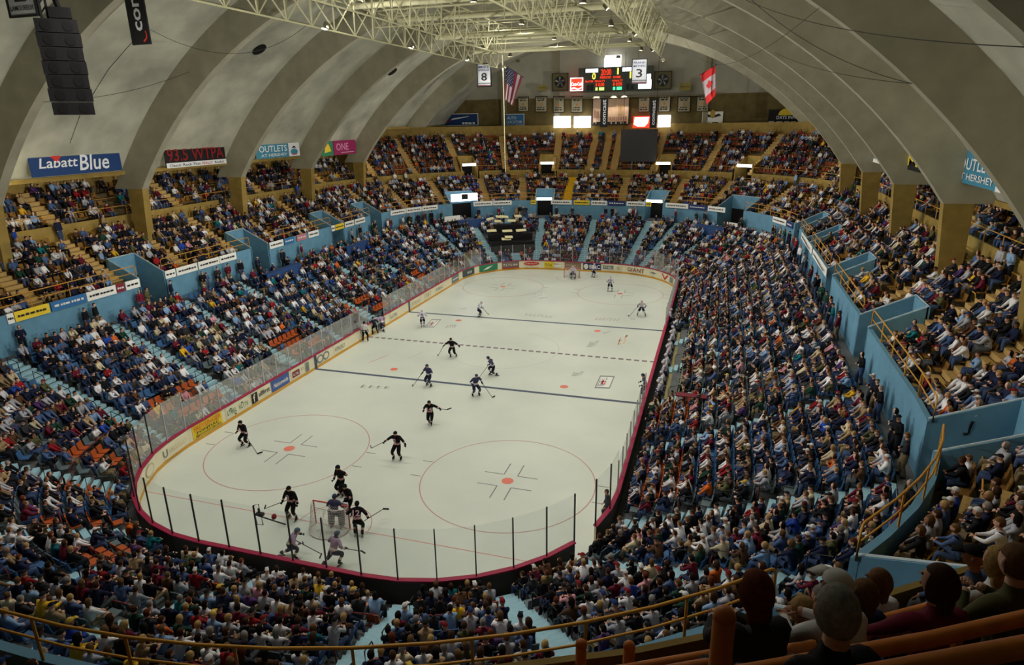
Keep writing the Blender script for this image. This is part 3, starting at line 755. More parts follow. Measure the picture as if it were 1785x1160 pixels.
for a, b in gaps(t3, 0, PER):
    if inr((a+b)/2, U_NEAR0, U_NEAR1): continue
    rail(a, b, 17.99, 11.2, .75, ochre_rail, lab_of('ochre pipe rail above the parapet of the top tier', (a+b)/2), r=.028, mids=(), group='rails on the top tier parapet')
    for k in (1, 3, 5):
        if k == 5 and not inr((a+b)/2, U_END0, U_END1): continue
        if inr((a+b)/2, U_END0, U_END1) or k < 3:
            if min(a % PER, b % PER) > U_END1 or max(a % PER, b % PER) < U_END0 or inr(a, U_END0, U_END1) and inr(b, U_END0, U_END1):
                rail(a, b, TOP[k][0]+.42, TOP[k][1], .9, ochre_rail, lab_of('thin pipe rail behind the %s top tier row' % ordn[k], (a+b)/2), r=.025, mids=(), group='rails between top tier rows')
# lower bowl: dark red rails part way up, black hand rails in the aisles
lb = [(u, du(u, 5, .7)) for u in A_LOW]
for a, b in gaps(lb, 0, PER):
    if whereabouts((a+b)/2) in ('near end', 'near left corner', 'near right corner'):
        for i in (2, 6): rail(a, b, LOW[i][0]+.42, LOW[i][1], .95, red_rail, lab_of('dark red pipe rail behind the %s lower tier row' % ordn[i], (a+b)/2), r=.025, mids=(.5,) if i == 2 else (), group='dark red rails in the lower tier')
for u in A_LOW:
    t_ = np.array((-nrm(u)[1], nrm(u)[0], 0)); P0 = at(u, 3, .9)
    if not vis(P0) and not vis(at(u, 8, 3)): continue
    if np.linalg.norm(P0-CAM) > 62: continue
    t = thing('aisle_hand_rail', lab_of('black looped hand rails down pale blue steps', u), 'railing', at(u, 2, .4), 0, 'hand rails in lower aisles')
    for i in range(1, 12, 2):
        s, z = LOW[i]; q = t_*.5; a_, b_ = at(u, s-.35, z)+q, at(u, s+.35, z+.3)+q
        mb = MB(); mb.tube([a_, a_+np.array((0, 0, .85)), a_+(b_-a_)*.1+np.array((0, 0, .95)), b_+np.array((0, 0, .9)), b_+np.array((0, 0, .0))], .022); mb.build('rail_loop', black, t)

# ---------------------------------------------------------------- benches of the corner block under the photographer
for k, (s, z) in enumerate(NEAR[:4]):
    for a, b, side in ((uA(279), uA(290.3), 'behind the near goal'), (uA(291.8), uA(312.5), 'in the middle of the near corner'), (uA(314), uA(338.5), 'at the right of the near corner')):
        t = thing('bench', 'orange varnished bench with rounded back rail, %s row, %s' % (ordn[k], side), 'bench', at(a, s, z), 0, 'orange benches of the near corner')
        mb = MB(); mb.tube(upath(a, b, s+.34, z+1.31, 1.), .045, n=10); mb.build('back_rail', bench_wood, t, smooth=True)
        us = np.linspace(a, b, 14); mb = MB(); m2 = MB()
        for p, q in zip(us[:-1], us[1:]):
            for mm, s0, s1, z0, z1 in ((mb, .31, .35, .62, .76), (m2, -.1, .26, .4, .45)):
                P = [at(p, s+s0), at(q, s+s0), at(q, s+s1), at(p, s+s1)]
                mm.add([(c[0], c[1], z+zz) for zz in (z0, z1) for c in P], [(0, 1, 5, 4), (2, 3, 7, 6), (4, 5, 6, 7), (0, 3, 2, 1)])
        mb.build('back_plank', bench_wood, t); m2.build('seat_plank', M('shade_dark_bench', (84, 54, 30), .6, .2, 4), t)  # seat planks coloured dark for the shade in the gaps under the rails
        for q in np.linspace(a, b, 6):
            p = at(q, s+.3, z); mb = MB(); mb.bar(p, p+np.array((0, 0, 1.28)), .03); mb.build('leg', bench_wood, t)
def knob_post(u, v, dist, h, r, label):
    d = ray(u, v); d /= np.linalg.norm(d); p = CAM+d*dist
    t = thing('newel_post', label, 'post', (p[0], p[1], p[2]-h)); mb = MB(); mb.bar((p[0], p[1], p[2]-h), p, r, n=16); mb.build('shaft', bench_wood, t, smooth=True)
    mb = MB(); mb.ball((p[0], p[1], p[2]), r*1.03, r*1.03, r*1.05, nu=16, nv=10); mb.build('rounded_cap', bench_wood, t, smooth=True)
knob_post(1263, 1076, 3.9, 1.1, .058, 'thick orange post with rounded top, closest post in the foreground')
knob_post(1097, 1128, 6.2, 1.0, .05, 'orange rounded post left of the thickest foreground post')
knob_post(1013, 1124, 6.6, 1.0, .05, 'orange rounded post second to the left of the thickest foreground post')
mb = MB(); mb.tube([px(1200, 1062, 2, 13.4), px(1450, 1030, 2, 13.4), px(1640, 1000, 2, 13.6)], .02) if False else None

# ---------------------------------------------------------------- figures
def skin_fig(J, E, sub=0, root='pelvis'):
    names = list(J); me = D.meshes.new('f'); me.from_pydata([J[n][:3] for n in names], [(names.index(a), names.index(b)) for a, b, _ in E], [])
    o = D.objects.new('f', me); m = o.modifiers.new('s', 'SKIN'); m.use_smooth_shade = True
    sk = me.skin_vertices[0].data
    for i, n in enumerate(names):
        r = J[n][3]; sk[i].radius = (r, r) if not isinstance(r, tuple) else r; sk[i].use_root = (n == root)
    if sub: q = o.modifiers.new('d', 'SUBSURF'); q.levels = sub; q.render_levels = sub
    m2 = evaluated(o)
    V = np.array([v.co[:] for v in m2.vertices]); F = [tuple(p.vertices) for p in m2.polygons]
    D.objects.remove(o); D.meshes.remove(me); D.meshes.remove(m2)
    Cn = np.array([V[list(f)].mean(0) for f in F]); best = np.full(len(F), 1e9); lab = [None]*len(F)
    for a, b, l in E:
        A, Bq = np.array(J[a][:3]), np.array(J[b][:3]); d = Bq-A; L2 = max(d@d, 1e-9)
        t = np.clip(((Cn-A)@d)/L2, 0, 1); ra, rb = (x if not isinstance(x, tuple) else max(x) for x in (J[a][3], J[b][3]))
        dist = np.linalg.norm(Cn-(A+t[:, None]*d), axis=1)/(ra+(rb-ra)*t)
        for i in np.where(dist < best)[0]:
            best[i] = dist[i]; lab[i] = l(t[i], Cn[i]) if callable(l) else l
    return V, F, lab
def ball_vf(c, r, nu, nv, keep=None):
    m = MB(); m.ball(c, *r, nu=nu, nv=nv); V = np.array(m.v); F = m.f
    if keep:
        F = [f for f in F if keep(V[list(f)].mean(0)-np.array(c))]; us_ = sorted({i for f in F for i in f}); mp = {i: k for k, i in enumerate(us_)}; V = V[us_]; F = [tuple(mp[i] for i in f) for f in F]
    return V, F
class Fig:
    def __init__(s): s.V = np.zeros((0, 3)); s.F = []; s.L = []
    def add(s, V, F, L):
        o = len(s.V); s.V = np.vstack([s.V, np.array(V, float).reshape(-1, 3)]); s.F += [tuple(i+o for i in f) for f in F]; s.L += list(L) if isinstance(L, list) else [L]*len(F)
def ik(a, b, l1, l2, pole):
    a, b, pole = (np.array(x, float) for x in (a, b, pole)); d = b-a; L = np.linalg.norm(d)
    if L > (l1+l2)*.995: b = a+d/L*(l1+l2)*.995; d = b-a; L = np.linalg.norm(d)
    h = (l1*l1-l2*l2+L*L)/(2*L); k = math.sqrt(max(0, l1*l1-h*h)); n = pole-d*(pole@d)/(L*L); n /= np.linalg.norm(n)+1e-9
    return a+d/L*h+n*k, b
def head_parts(f, hc, lod, yaw=0, hair='short', sc=1):
    hc = np.array(hc); c, s_ = math.cos(yaw), math.sin(yaw); R = np.array([[c, -s_, 0], [s_, c, 0], [0, 0, 1]])
    def put(V, F, L): f.add((np.array(V)-hc)@R.T+hc, F, L)
    nu, nv = (14, 10) if lod else (7, 5)
    V, F = ball_vf(hc, (.078*sc, .098*sc, .118*sc), nu, nv); put(V, F, 'skin')
    if lod:
        m = MB(); m.add([hc+np.array(p)*sc for p in ((-.014, .09, .01), (.014, .09, .01), (0, .088, .045), (0, .122, 0))], [(0, 1, 3), (1, 2, 3), (2, 0, 3)]); put(m.v, m.f, 'skin')
        for sx in (-1, 1):
            V, F = ball_vf(hc+np.array((sx*.08, 0, .005))*sc, (.014, .024, .034), 6, 4); put(V, F, 'skin')
            V, F = ball_vf(hc+np.array((sx*.031, .083, .03))*sc, (.013, .012, .009), 6, 4); put(V, F, 'eye')
        m = MB(); m.obox(hc+np.array((0, .089, -.048))*sc, (.024, 0, 0), (0, .006, 0), (0, 0, .005)); put(m.v, m.f, 'lip')
def hair_parts(hc, lod, hair, sc=1):
    hc = np.array(hc); f = Fig(); nu, nv = (14, 10) if lod else (7, 5)
    if hair == 'long':
        V, F = ball_vf(hc+np.array((0, -.012, -.01)), (.098*sc, .115*sc, .15*sc), nu, nv, lambda d: d[1] < .035 or d[2] > .085)
        f.add(V, F, 'hair'); V, F = ball_vf(hc+np.array((0, -.06, -.13)), (.085, .05, .1), max(6, nu//2), nv); f.add(V, F, 'hair')
    elif hair == 'cap':
        V, F = ball_vf(hc+np.array((0, -.004, .012)), (.09*sc, .112*sc, .122*sc), nu, nv, lambda d: d[2] > .02); f.add(V, F, 'hair')
        m = MB(); m.obox(hc+np.array((0, .135, .04)), (.065, 0, 0), (0, .05, -.012), (0, 0, .006)); f.add(m.v, m.f, 'hair')
    else:
        V, F = ball_vf(hc+np.array((0, -.012, .012)), (.09*sc, .108*sc, .125*sc), nu, nv, lambda d: d[2] > .045 or (d[1] < -.0 and d[2] > -.07)); f.add(V, F, 'hair')
    return f
def fingers(f, w_, d, side):
    """five fingers rooted in a palm at w_, pointing along d"""
    d = np.array(d, float); d /= np.linalg.norm(d); up_ = np.array((0, 0, 1.)); x = np.cross(d, up_); x /= np.linalg.norm(x)+1e-9; dn = np.cross(d, x)
    if dn[2] > 0: dn = -dn
    for i, L in enumerate((.062, .075, .08, .07)):
        b = w_+x*(.024-.017*i)*side+d*.03; m = MB(); m.tube([b, b+d*L*.55+dn*.01, b+d*L*.8+dn*.035], .0095, n=5, r2=.007); f.add(m.v, m.f, 'skin')
    m = MB(); b = w_+x*.03*side; m.tube([b, b+x*.03*side+d*.02, b+x*.035*side+d*.055], .011, n=5, r2=.008); f.add(m.v, m.f, 'skin')
def seated(lod, pose):
    lean, hx, hands, sep, legx = pose; f = Fig()
    pel = (0, 0, .52); ch = (0, lean*.4, .83); nk = (0, lean*.62, 1.08)
    J = {'pelvis': (*pel, (.13, .12)), 'waist': (0, lean*.2, .68, (.14, .11)), 'chest': (*ch, (.16, .12)), 'neck': (*nk, .055), 'head': (0, nk[1]+.015, nk[2]+.07, .058)}
    E = [('pelvis', 'waist', 'shirt'), ('waist', 'chest', 'shirt'), ('chest', 'neck', 'shirt'), ('neck', 'head', 'skin')]
    H = {}
    for sx, n in ((-1, 'l'), (1, 'r')):
        sh = np.array((sx*.17, nk[1]-.02, 1.0)); hd = np.array((sx*hands[0], hands[1]+lean, hands[2])); el, hd = ik(sh, hd, .29, .26, (sx*.8, -.5, -.6))
        H[n] = (el, hd)
        kn = np.array((sx*(.11+sep*(1 if sx > 0 else .6)), .44, .53)); an = np.array((kn[0]+sx*legx, .44+.03, .09))
        J.update({'sh'+n: (*sh, .068), 'el'+n: (*el, .05), 'wr'+n: (*(el+(hd-el)*.85), .034), 'hd'+n: (*hd, .04),
                  'hip'+n: (sx*.095, .03, .5, .1), 'kn'+n: (*kn, .072), 'an'+n: (*an, .048), 'to'+n: (an[0], an[1]+.16, .045, .04)})
        E += [('chest', 'sh'+n, 'shirt'), ('sh'+n, 'el'+n, 'shirt'), ('el'+n, 'wr'+n, 'shirt'), ('wr'+n, 'hd'+n, 'skin'),
              ('pelvis', 'hip'+n, 'trousers'), ('hip'+n, 'kn'+n, 'trousers'), ('kn'+n, 'an'+n, 'trousers'), ('an'+n, 'to'+n, 'shoes')]
    V, F, L = skin_fig(J, E, 1 if lod else 0); f.add(V, F, L)
    hc = (0, nk[1]+.03, nk[2]+.135); head_parts(f, hc, lod, hx)
    if lod:
        for n, sd in (('l', -1), ('r', 1)):
            el, hd = H[n]; fingers(f, hd, hd-el, -sd)
    return f, hc, hx
def standing(lod, hands=(.22, .12, .82), lean=0., step=.08):
    f = Fig(); J = {'pelvis': (0, 0, .95, (.14, .11)), 'waist': (0, lean*.3, 1.12, (.135, .105)), 'chest': (0, lean*.6, 1.3, (.165, .12)), 'neck': (0, lean, 1.5, .055), 'head': (0, lean+.01, 1.58, .055)}
    E = [('pelvis', 'waist', 'shirt'), ('waist', 'chest', 'shirt'), ('chest', 'neck', 'shirt'), ('neck', 'head', 'skin')]; H = {}
    for sx, n in ((-1, 'l'), (1, 'r')):
        sh = np.array((sx*.18, lean*.8, 1.43)); hd = np.array((sx*hands[0], hands[1], hands[2])); el, hd = ik(sh, hd, .3, .27, (sx*.5, -.8, -.2)); H[n] = (el, hd)
        hp = np.array((sx*.1, 0, .92)); an = np.array((sx*(.11+step*.3), sx*step, .09)); kn, an = ik(hp, an, .43, .42, (0, 1, 0))
        J.update({'sh'+n: (*sh, .07), 'el'+n: (*el, .05), 'wr'+n: (*(el+(hd-el)*.85), .034), 'hd'+n: (*hd, .04), 'hip'+n: (*hp, .1), 'kn'+n: (*kn, .07), 'an'+n: (*an, .05), 'to'+n: (an[0], an[1]+.15, .045, .04)})
        E += [('chest', 'sh'+n, 'shirt'), ('sh'+n, 'el'+n, 'shirt'), ('el'+n, 'wr'+n, 'shirt'), ('wr'+n, 'hd'+n, 'skin'), ('pelvis', 'hip'+n, 'trousers'), ('hip'+n, 'kn'+n, 'trousers'), ('kn'+n, 'an'+n, 'trousers'), ('an'+n, 'to'+n, 'shoes')]
    V, F, L = skin_fig(J, E, 1 if lod else 0); f.add(V, F, L); hc = (0, lean+.03, 1.665); head_parts(f, hc, lod)
    if lod:
        for n, sd in (('l', -1), ('r', 1)): el, hd = H[n]; fingers(f, hd, hd-el, -sd)
    return f, hc, 0
POSES = [(.06, 0, (.11, .34, .6), .03, 0), (.2, .3, (.1, .3, .62), .08, -.02), (-.02, -.35, (.16, .3, .58), .05, .02), (.32, .1, (.06, .26, .74), .1, 0), (.1, -.15, (.05, .22, .86), .02, 0), (.12, .5, (.2, .3, .58), .12, .03)]
def fig_mesh(f, name, slots, smooth=True):
    me = D.meshes.new(name); me.from_pydata([tuple(v) for v in f.V], [], f.F)
    idx = {n: i for i, n in enumerate(slots)}
    me.polygons.foreach_set('material_index', [idx.get(l, 0) for l in f.L]); me.polygons.foreach_set('use_smooth', [smooth]*len(f.F)); me.update(); return me
SHIRT = {'navy': (30, 36, 62), 'black': (24, 24, 28), 'charcoal': (52, 52, 56), 'white': (226, 224, 226), 'pale-grey': (168, 168, 176), 'maroon': (104, 28, 46), 'dark-red': (146, 30, 36),
         'denim-blue': (74, 96, 138), 'light-blue': (132, 162, 200), 'tan': (158, 134, 100), 'olive': (84, 84, 54), 'dark-green': (30, 62, 50), 'teal': (24, 106, 114), 'brown': (84, 58, 40), 'royal-blue': (40, 72, 160),
         'orange': (206, 100, 36), 'yellow': (216, 170, 44), 'pink': (208, 150, 160), 'purple': (84, 58, 110), 'cream': (204, 190, 158)}
SW = dict(zip(SHIRT, (19, 17, 12, 17, 12, 7, 2.6, 8, 5, 6, 3, 3, 1.0, 5, 1.6, .9, 1.1, .9, 1.4, 3.5)))
TROU = {'blue jeans': (62, 78, 112), 'dark trousers': (28, 30, 38), 'khaki trousers': (126, 110, 82), 'grey trousers': (86, 88, 92)}
HAIRC = {'dark': (28, 22, 18), 'brown': (66, 44, 28), 'light-brown': (104, 76, 48), 'blond': (168, 136, 84), 'grey': (134, 130, 124), 'auburn': (98, 48, 26)}
CAPC = {'white': (206, 204, 200), 'black': (26, 26, 28), 'red': (120, 30, 34), 'blue': (36, 54, 100), 'yellow': (196, 164, 70)}
SKINC = [(206, 160, 134), (190, 144, 118), (214, 174, 150), (176, 128, 100), (120, 80, 58)]
def wpick(d): 
    k = list(d); return k[nr.choice(len(k), p=np.array(list(d.values()))/sum(d.values()))]
def mcol(kind, n, c): return M('%s_%s' % (n.replace(' ', '_').replace('-', '_'), kind), c, .85, .3 if kind == 'hair' else .14, 40 if kind == 'hair' else 7, spec=.15, bump=.7 if kind == 'hair' else .3 if kind == 'cloth' else 0)

# seats and spectators of every row
seats = []      # (pos, rotz, colour key, tier, row, u, s, z)
def row_positions(s, z, ulo, uhi, block, step=.56):
    out = []; u = ulo+.3
    while u < uhi:
        if not block(u): out.append(u)
        u += du(u, s, step)
    return out
BAND_U = uA(116)
def orange_zone(i, u):
    if i < 4:
        w_ = whereabouts(u)
        if w_ == 'left stand': return 1 <= i <= 3 and (math.sin(u*.55) > .15)
        if w_ in ('near left corner',): return math.sin(u*.9+1) > .3
        return i < 3 and math.sin(u*.8) > .2
    return False
BOX_U = [(uL(31.5), 2.6), (uL(45), 2.2), (uA(131), 2), (uA(50), 2.)]
for tier, rows in (('low', LOW), ('mid', MID), ('top', TOP)):
    for i, (s, z) in enumerate(rows):
        if tier == 'low': aisles = [(u, .62) for u in A_LOW]; ex = [(BAND_U, 3.4)] if 3 <= i <= 8 else []
        elif tier == 'mid': aisles = [(u, .68) for u in A_MID]; ex = [(u, h+.1) for u, h in VOM] if s < 14.9 else []
        else: aisles = [(u, .6) for u in A_TOP+SIDE3]; ex = [(u, h+.1) for u, h in VOM3] if s < 21.2 else []
        def block(u, i=i, s=s, tier=tier, aisles=aisles, ex=ex):
            if near_u(u, aisles, s, 0) or near_u(u, ex, s, .1): return True
            if tier == 'mid' and inr(u, U_NEAR0, U_NEAR1) and s > 16.1: return True
            if tier == 'top':
                if inr(u, U_NEAR0, U_NEAR1): return True
                if not inr(u, U_END0-.3, U_END1+.3) and i > 3: return True
                for y in RIBY:
                    if inr(u, B[0], B[1]) and abs(u-uR(y)) < .6 or inr(u, B[4], B[5]) and abs(u-uL(y)) < .6: return True
            if tier == 'low' and i < 2 and (uR(20) < u < uR(37) or inr(u, uL(34), uL(27))): return True
            return False
        for u in row_positions(s, z, 0, PER, block):
            p = at(u, s, z)
            if not vis(p+np.array((0, 0, .6)), 90): continue
            n = nrm(u); seats.append((p, math.atan2(n[0], -n[1]), tier, i, u, s, n))
for i, (s, z) in enumerate(NEAR[:4]):
    for u in row_positions(s, z, uA(279), uA(338), lambda u: near_u(u, [(uA(291), .6), (uA(313.3), .6)], s, 0), .62):
        p = at(u, s, z)
        if vis(p+np.array((0, 0, 1.2)), 40): n = nrm(u); seats.append((p, math.atan2(n[0], -n[1]), 'near', i, u, s, n))

OCC = {'low': .9, 'mid': .8, 'top': .62, 'near': .62}
def occupied(q):
    p, rz, tier, i, u, s, n = q; pr = OCC[tier]; w_ = whereabouts(u)
    if tier == 'near':
        hu, hv, hz = project(p+np.array((0, 0, 1.3))); return bool(hu[0] > 1330 and hv[0] > 975 and hz[0] > 2.9 and nr.rand() < .7)
    if tier == 'low' and orange_zone(i, u) and w_ in ('left stand', 'near left corner'): pr = .35
    if tier == 'low' and w_ in ('left stand', 'far left corner'): pr -= .08+.12*(math.sin(u*.7+i*.9) > .75)
    if tier == 'low' and w_ == 'right stand': pr = .95
    if tier == 'mid' and w_ == 'far end' or tier == 'mid' and w_.startswith('far'): pr = .72
    if tier == 'mid' and w_ == 'near end': pr = .85
    if tier == 'top' and w_.startswith('far'): pr = .55+.15*math.sin(u*.5+i)
    return nr.rand() < pr
people = []; empty = []
for q in seats:
    (people if occupied(q) else empty).append(q)
# people standing on the walkways
for k in range(150):
    u = rnd.uniform(0, PER); s = 11.15
    if near_u(u, VOM, 13, -.5): s = 12.3
    p = at(u, s, 4.95)
    if vis(p, 10) and s < 12: n = nrm(u); people.append((p, math.atan2(n[0], -n[1])+rnd.uniform(-.6, .6), 'walk', 0, u, s, n))
for k in range(40):
    u = rnd.uniform(0, PER); p = at(u, 17.62, 9.9)
    if vis(p, 10) and not inr(u, U_NEAR0-4, U_NEAR1+4): n = nrm(u); people.append((p, math.atan2(n[0], -n[1])+rnd.uniform(-.6, .6), 'aisle', 0, u, 17.9, n))
for u, v, z in ((1297, 985, 1.4), (1228, 1000, 1.4)):    # two people standing among the seats of the near right corner
    p = None
pd = [np.linalg.norm(q[0]-CAM) for q in people]; order = np.argsort(pd); NI = 296
near_set = set(order[:NI].tolist())
attrs = []
for q in people:
    sh = wpick(SW)
    if q[2] in ('walk',) and nr.rand() < .6: sh = nr.choice(['navy', 'black', 'charcoal', 'maroon', 'dark-green'])
    attrs.append([sh, nr.choice(list(TROU), p=[.45, .3, .15, .1]), nr.choice(['short', 'long', 'cap'], p=[.56, .26, .18]), None, SKINC[nr.choice(5, p=[.3, .28, .24, .13, .05])], nr.randint(6)])
    a = attrs[-1]; a[3] = nr.choice(list(CAPC), p=[.36, .3, .13, .16, .05]) if a[2] == 'cap' else nr.choice(list(HAIRC), p=[.28, .3, .17, .11, .09, .05])
# --- the mass of the crowd: one object
def srgb_lin(c): return np.array(lin(c)[:3])
LOD0 = [seated(0, p) for p in POSES]+[standing(0), standing(0, (.12, .25, 1.1), .05)]
def variants(fh):
    f, hc, hx = fh; out = {}
    for h in ('short', 'long', 'cap'):
        g = Fig(); g.add(f.V, f.F, f.L); hp = hair_parts(hc, 0, h)
        c, s_ = math.cos(hx), math.sin(hx); R = np.array([[c, -s_, 0], [s_, c, 0], [0, 0, 1]]); hcn = np.array(hc)
        g.add((hp.V-hcn)@R.T+hcn, hp.F, hp.L); out[h] = g
    return out
V0 = [variants(f) for f in LOD0]
VV, FLEN, FIDX, FC = [], [], [], []; off = 0
for qi, q in enumerate(people):
    if qi in near_set: continue
    a = attrs[qi]; k = a[5] if q[2] not in ('walk', 'aisle') else 6+a[5] % 2
    g = V0[k][a[2]]
    if not hasattr(g, 'np'):
        g.np = (g.V, np.array([len(f) for f in g.F]), np.concatenate([np.array(f) for f in g.F]), np.array([{'shirt': 0, 'trousers': 1, 'skin': 2, 'hair': 3, 'shoes': 4}.get(l, 2) for l in g.L]))
    V, fl, fi, lb_ = g.np; sc = nr.uniform(.92, 1.06); yw = q[1]+nr.uniform(-.3, .3); c, s_ = math.cos(yw), math.sin(yw); jt = q[6]*nr.uniform(-.04, .05)+np.array((-q[6][1], q[6][0], 0))*nr.uniform(-.07, .07)
    R = np.array([[c, -s_, 0], [s_, c, 0], [0, 0, 1]]); VV.append((V*sc)@R.T+q[0]+jt); FLEN.append(fl); FIDX.append(fi+off); off += len(V)
    hcx = CAPC.get(a[3]) if a[2] == 'cap' else HAIRC[a[3]]
    j = nr.uniform(.8, 1.15); pal = np.array([srgb_lin(SHIRT[a[0]])*j, srgb_lin(TROU[a[1]])*j, srgb_lin(a[4]), srgb_lin(hcx), srgb_lin((50, 46, 44))]); FC.append(pal[lb_])
def big_mesh(name, VV, FLEN, FIDX, FC, mat, smooth=True):
    V = np.vstack(VV).astype(np.float32); fl = np.concatenate(FLEN).astype(np.int32); fi = np.concatenate(FIDX).astype(np.int32); fc = np.vstack(FC)
    me = D.meshes.new(name); me.vertices.add(len(V)); me.vertices.foreach_set('co', V.ravel()); me.loops.add(len(fi)); me.loops.foreach_set('vertex_index', fi)
    me.polygons.add(len(fl)); me.polygons.foreach_set('loop_start', np.concatenate([[0], np.cumsum(fl)[:-1]]).astype(np.int32)); 
    me.polygons.foreach_set('use_smooth', np.full(len(fl), smooth)); me.update(calc_edges=True)
    at_ = me.attributes.new('tint', 'FLOAT_COLOR', 'FACE'); at_.data.foreach_set('color', np.hstack([np.clip(fc, 0, 1), np.ones((len(fc), 1))]).astype(np.float32).ravel())
    me.materials.append(mat); o = link(name, me); print(name, len(fl), 'faces'); return o
cr = big_mesh('crowd', VV, FLEN, FIDX, FC, TINT)
tag(cr, 'seated crowd of spectators in mixed clothing filling the stands around the rink', 'crowd', kind='stuff')
# --- the nearest spectators one by one
SL = ['skin', 'shirt', 'trousers', 'shoes', 'eye', 'lip']
eye_m = M('dark_eye', (30, 24, 22), .3); lip_m = M('lip', (150, 84, 78), .6); shoe_m = M('shoe_leather', (44, 40, 38), .6)
LOD1 = [seated(1, p) for p in POSES]+[standing(1), standing(1, (.12, .25, 1.1), .05)]
ME1 = [fig_mesh(f, 'person_body', SL) for f, _, _ in LOD1]
for me in ME1:
    for n in SL: me.materials.append(None)
HM = {}
for k, (f, hc, hx) in enumerate(LOD1):
    for h in ('short', 'long', 'cap'):
        hp = hair_parts(hc, 1, h); c, s_ = math.cos(hx), math.sin(hx); R = np.array([[c, -s_, 0], [s_, c, 0], [0, 0, 1]]); hp.V = (hp.V-np.array(hc))@R.T+np.array(hc)
        HM[k, h] = fig_mesh(hp, 'cap' if h == 'cap' else 'hair', ['hair']); HM[k, h].materials.append(None)
used_labels = set()
pu = [(q[4]*1.0, q[2], q[3]) for q in people]
byrow = {}
for i, q in enumerate(people): byrow.setdefault((q[2], q[3]), []).append((q[4], i))
for k in byrow: byrow[k].sort()
def neighbours(i):
    q = people[i]; L = byrow[q[2], q[3]]; j = L.index((q[4], i)); return attrs[L[j-1][1]][0], attrs[L[(j+1) % len(L)][1]][0]
TP = {'low': 'lower tier row %s', 'mid': 'upper tier row %s', 'near': 'orange bench row %s', 'walk': 'standing below blue wall', 'aisle': 'standing behind upper tier', 'top': 'top tier row %s'}
import bisect
def seat_nb(q):
    L = byrow.get((q[2], q[3]), []); j = bisect.bisect([x[0] for x in L], q[4])
    return (attrs[L[j-1][1]][0], attrs[L[j % len(L)][1]][0]) if L else ('navy', 'black')
NUMW = ['one', 'two', 'three', 'four', 'five', 'six', 'seven', 'eight', 'nine', 'ten', 'eleven', 'twelve', 'thirteen']
for i in order[:NI].tolist():
    q = people[i]; a = attrs[i]; l, r = neighbours(i)
    for tr in range(60):
        hs = ('%s cap' % a[3]) if a[2] == 'cap' else ('%s %s hair' % (a[2], a[3]))
        tp = TP[q[2]] % NUMW[q[3]] if '%s' in TP[q[2]] else TP[q[2]]
        lab = 'person in %s top, %s, %s, between %s and %s' % (a[0], hs, tp, r, l)
        if lab not in used_labels: break
        a[2] = rnd.choice(['short', 'long', 'cap']); a[3] = rnd.choice(list(CAPC) if a[2] == 'cap' else list(HAIRC))
    used_labels.add(lab)
    k = a[5] if q[2] not in ('walk', 'aisle') else 6+a[5] % 2
    o = link('person', ME1[k]); o.location = q[0]; o.rotation_euler = (0, 0, q[1]+rnd.uniform(-.15, .15)); sc = rnd.uniform(.98, 1.09); o.scale = (sc, sc, sc)
    tag(o, lab, 'person', 'nearest spectators')
    hcx = CAPC[a[3]] if a[2] == 'cap' else HAIRC[a[3]]
    ms = [mcol('skin', 'tone%d' % SKINC.index(a[4]), a[4]), mcol('cloth', a[0], SHIRT[a[0]]), mcol('cloth', a[1], TROU[a[1]]), shoe_m, eye_m, lip_m]
    for j, m in enumerate(ms): o.material_slots[j].link = 'OBJECT'; o.material_slots[j].material = m
    h = link('cap' if a[2] == 'cap' else 'hair', HM[k, a[2]], o); h.material_slots[0].link = 'OBJECT'; h.material_slots[0].material = mcol('cap' if a[2] == 'cap' else 'hair', a[3], hcx)
# --- seats
def seat_mb(kind):
    m = MB()
    m.obox((0, -.2, .62), (.215, 0, 0), (0, .02, 0), (0, -.035, .17)); m.obox((0, .02, .43), (.22, 0, 0), (0, .2, 0), (0, 0, .025))
    return m
SEATC = {'blue': (58, 96, 140), 'grey': (94, 108, 112), 'orange': (172, 82, 38), 'ochre': (132, 94, 42), 'rust': (128, 62, 32)}
def seat_col(q):
    p, rz, tier, i, u, s, n = q
    if tier == 'low':
        if orange_zone(i, u): return 'orange'
        return 'blue' if (i > 8 or whereabouts(u).startswith('far') or math.sin(u*.35+i*.2) > .4) else 'grey'
    return {'mid': 'ochre', 'top': 'rust' if inr(q[4], U_END0, U_END1) else 'ochre'}[tier]
sm = seat_mb(0); SV = np.array(sm.v); sfl = np.array([len(f) for f in sm.f]); sfi = np.concatenate([np.array(f) for f in sm.f])
sme = D.meshes.new('stadium_seat'); sme.from_pydata(sm.v, [], sm.f)
sb = MB(); sb.add(sm.v[:8], sm.f[:6]); sb_me = D.meshes.new('backrest'); sb_me.from_pydata(sb.v, [], sb.f); sb_me.materials.append(None)
st_ = MB(); st_.add(sm.v[8:], sm.f[:6]); st_me = D.meshes.new('seat_pan'); st_me.from_pydata(st_.v, [], st_.f); st_me.materials.append(None)
empty.sort(key=lambda q: np.linalg.norm(q[0]-CAM)); eseat = [q for q in empty if q[2] != 'near']
ind = eseat[:280]; VV, FLEN, FIDX, FC = [], [], [], []; off = 0
sp = [q for q in seats if q[2] != 'near']; indset = set(id(q) for q in ind)
for q in sp:
    if id(q) in indset: continue
    c, s_ = math.cos(q[1]), math.sin(q[1]); R = np.array([[c, -s_, 0], [s_, c, 0], [0, 0, 1]])
    VV.append(SV@R.T+q[0]); FLEN.append(sfl); FIDX.append(sfi+off); off += len(SV); FC.append(np.tile(srgb_lin(SEATC[seat_col(q)])*nr.uniform(.85, 1.1), (len(sfl), 1)))
o = big_mesh('stadium_seating', VV, FLEN, FIDX, FC, TINT_SEAT, False)
tag(o, 'rows of tip-up stadium seats under and around the crowd', 'seating', kind='stuff')
SEATM = {k: M('seat_%s' % k, c, .5) for k, c in SEATC.items()}
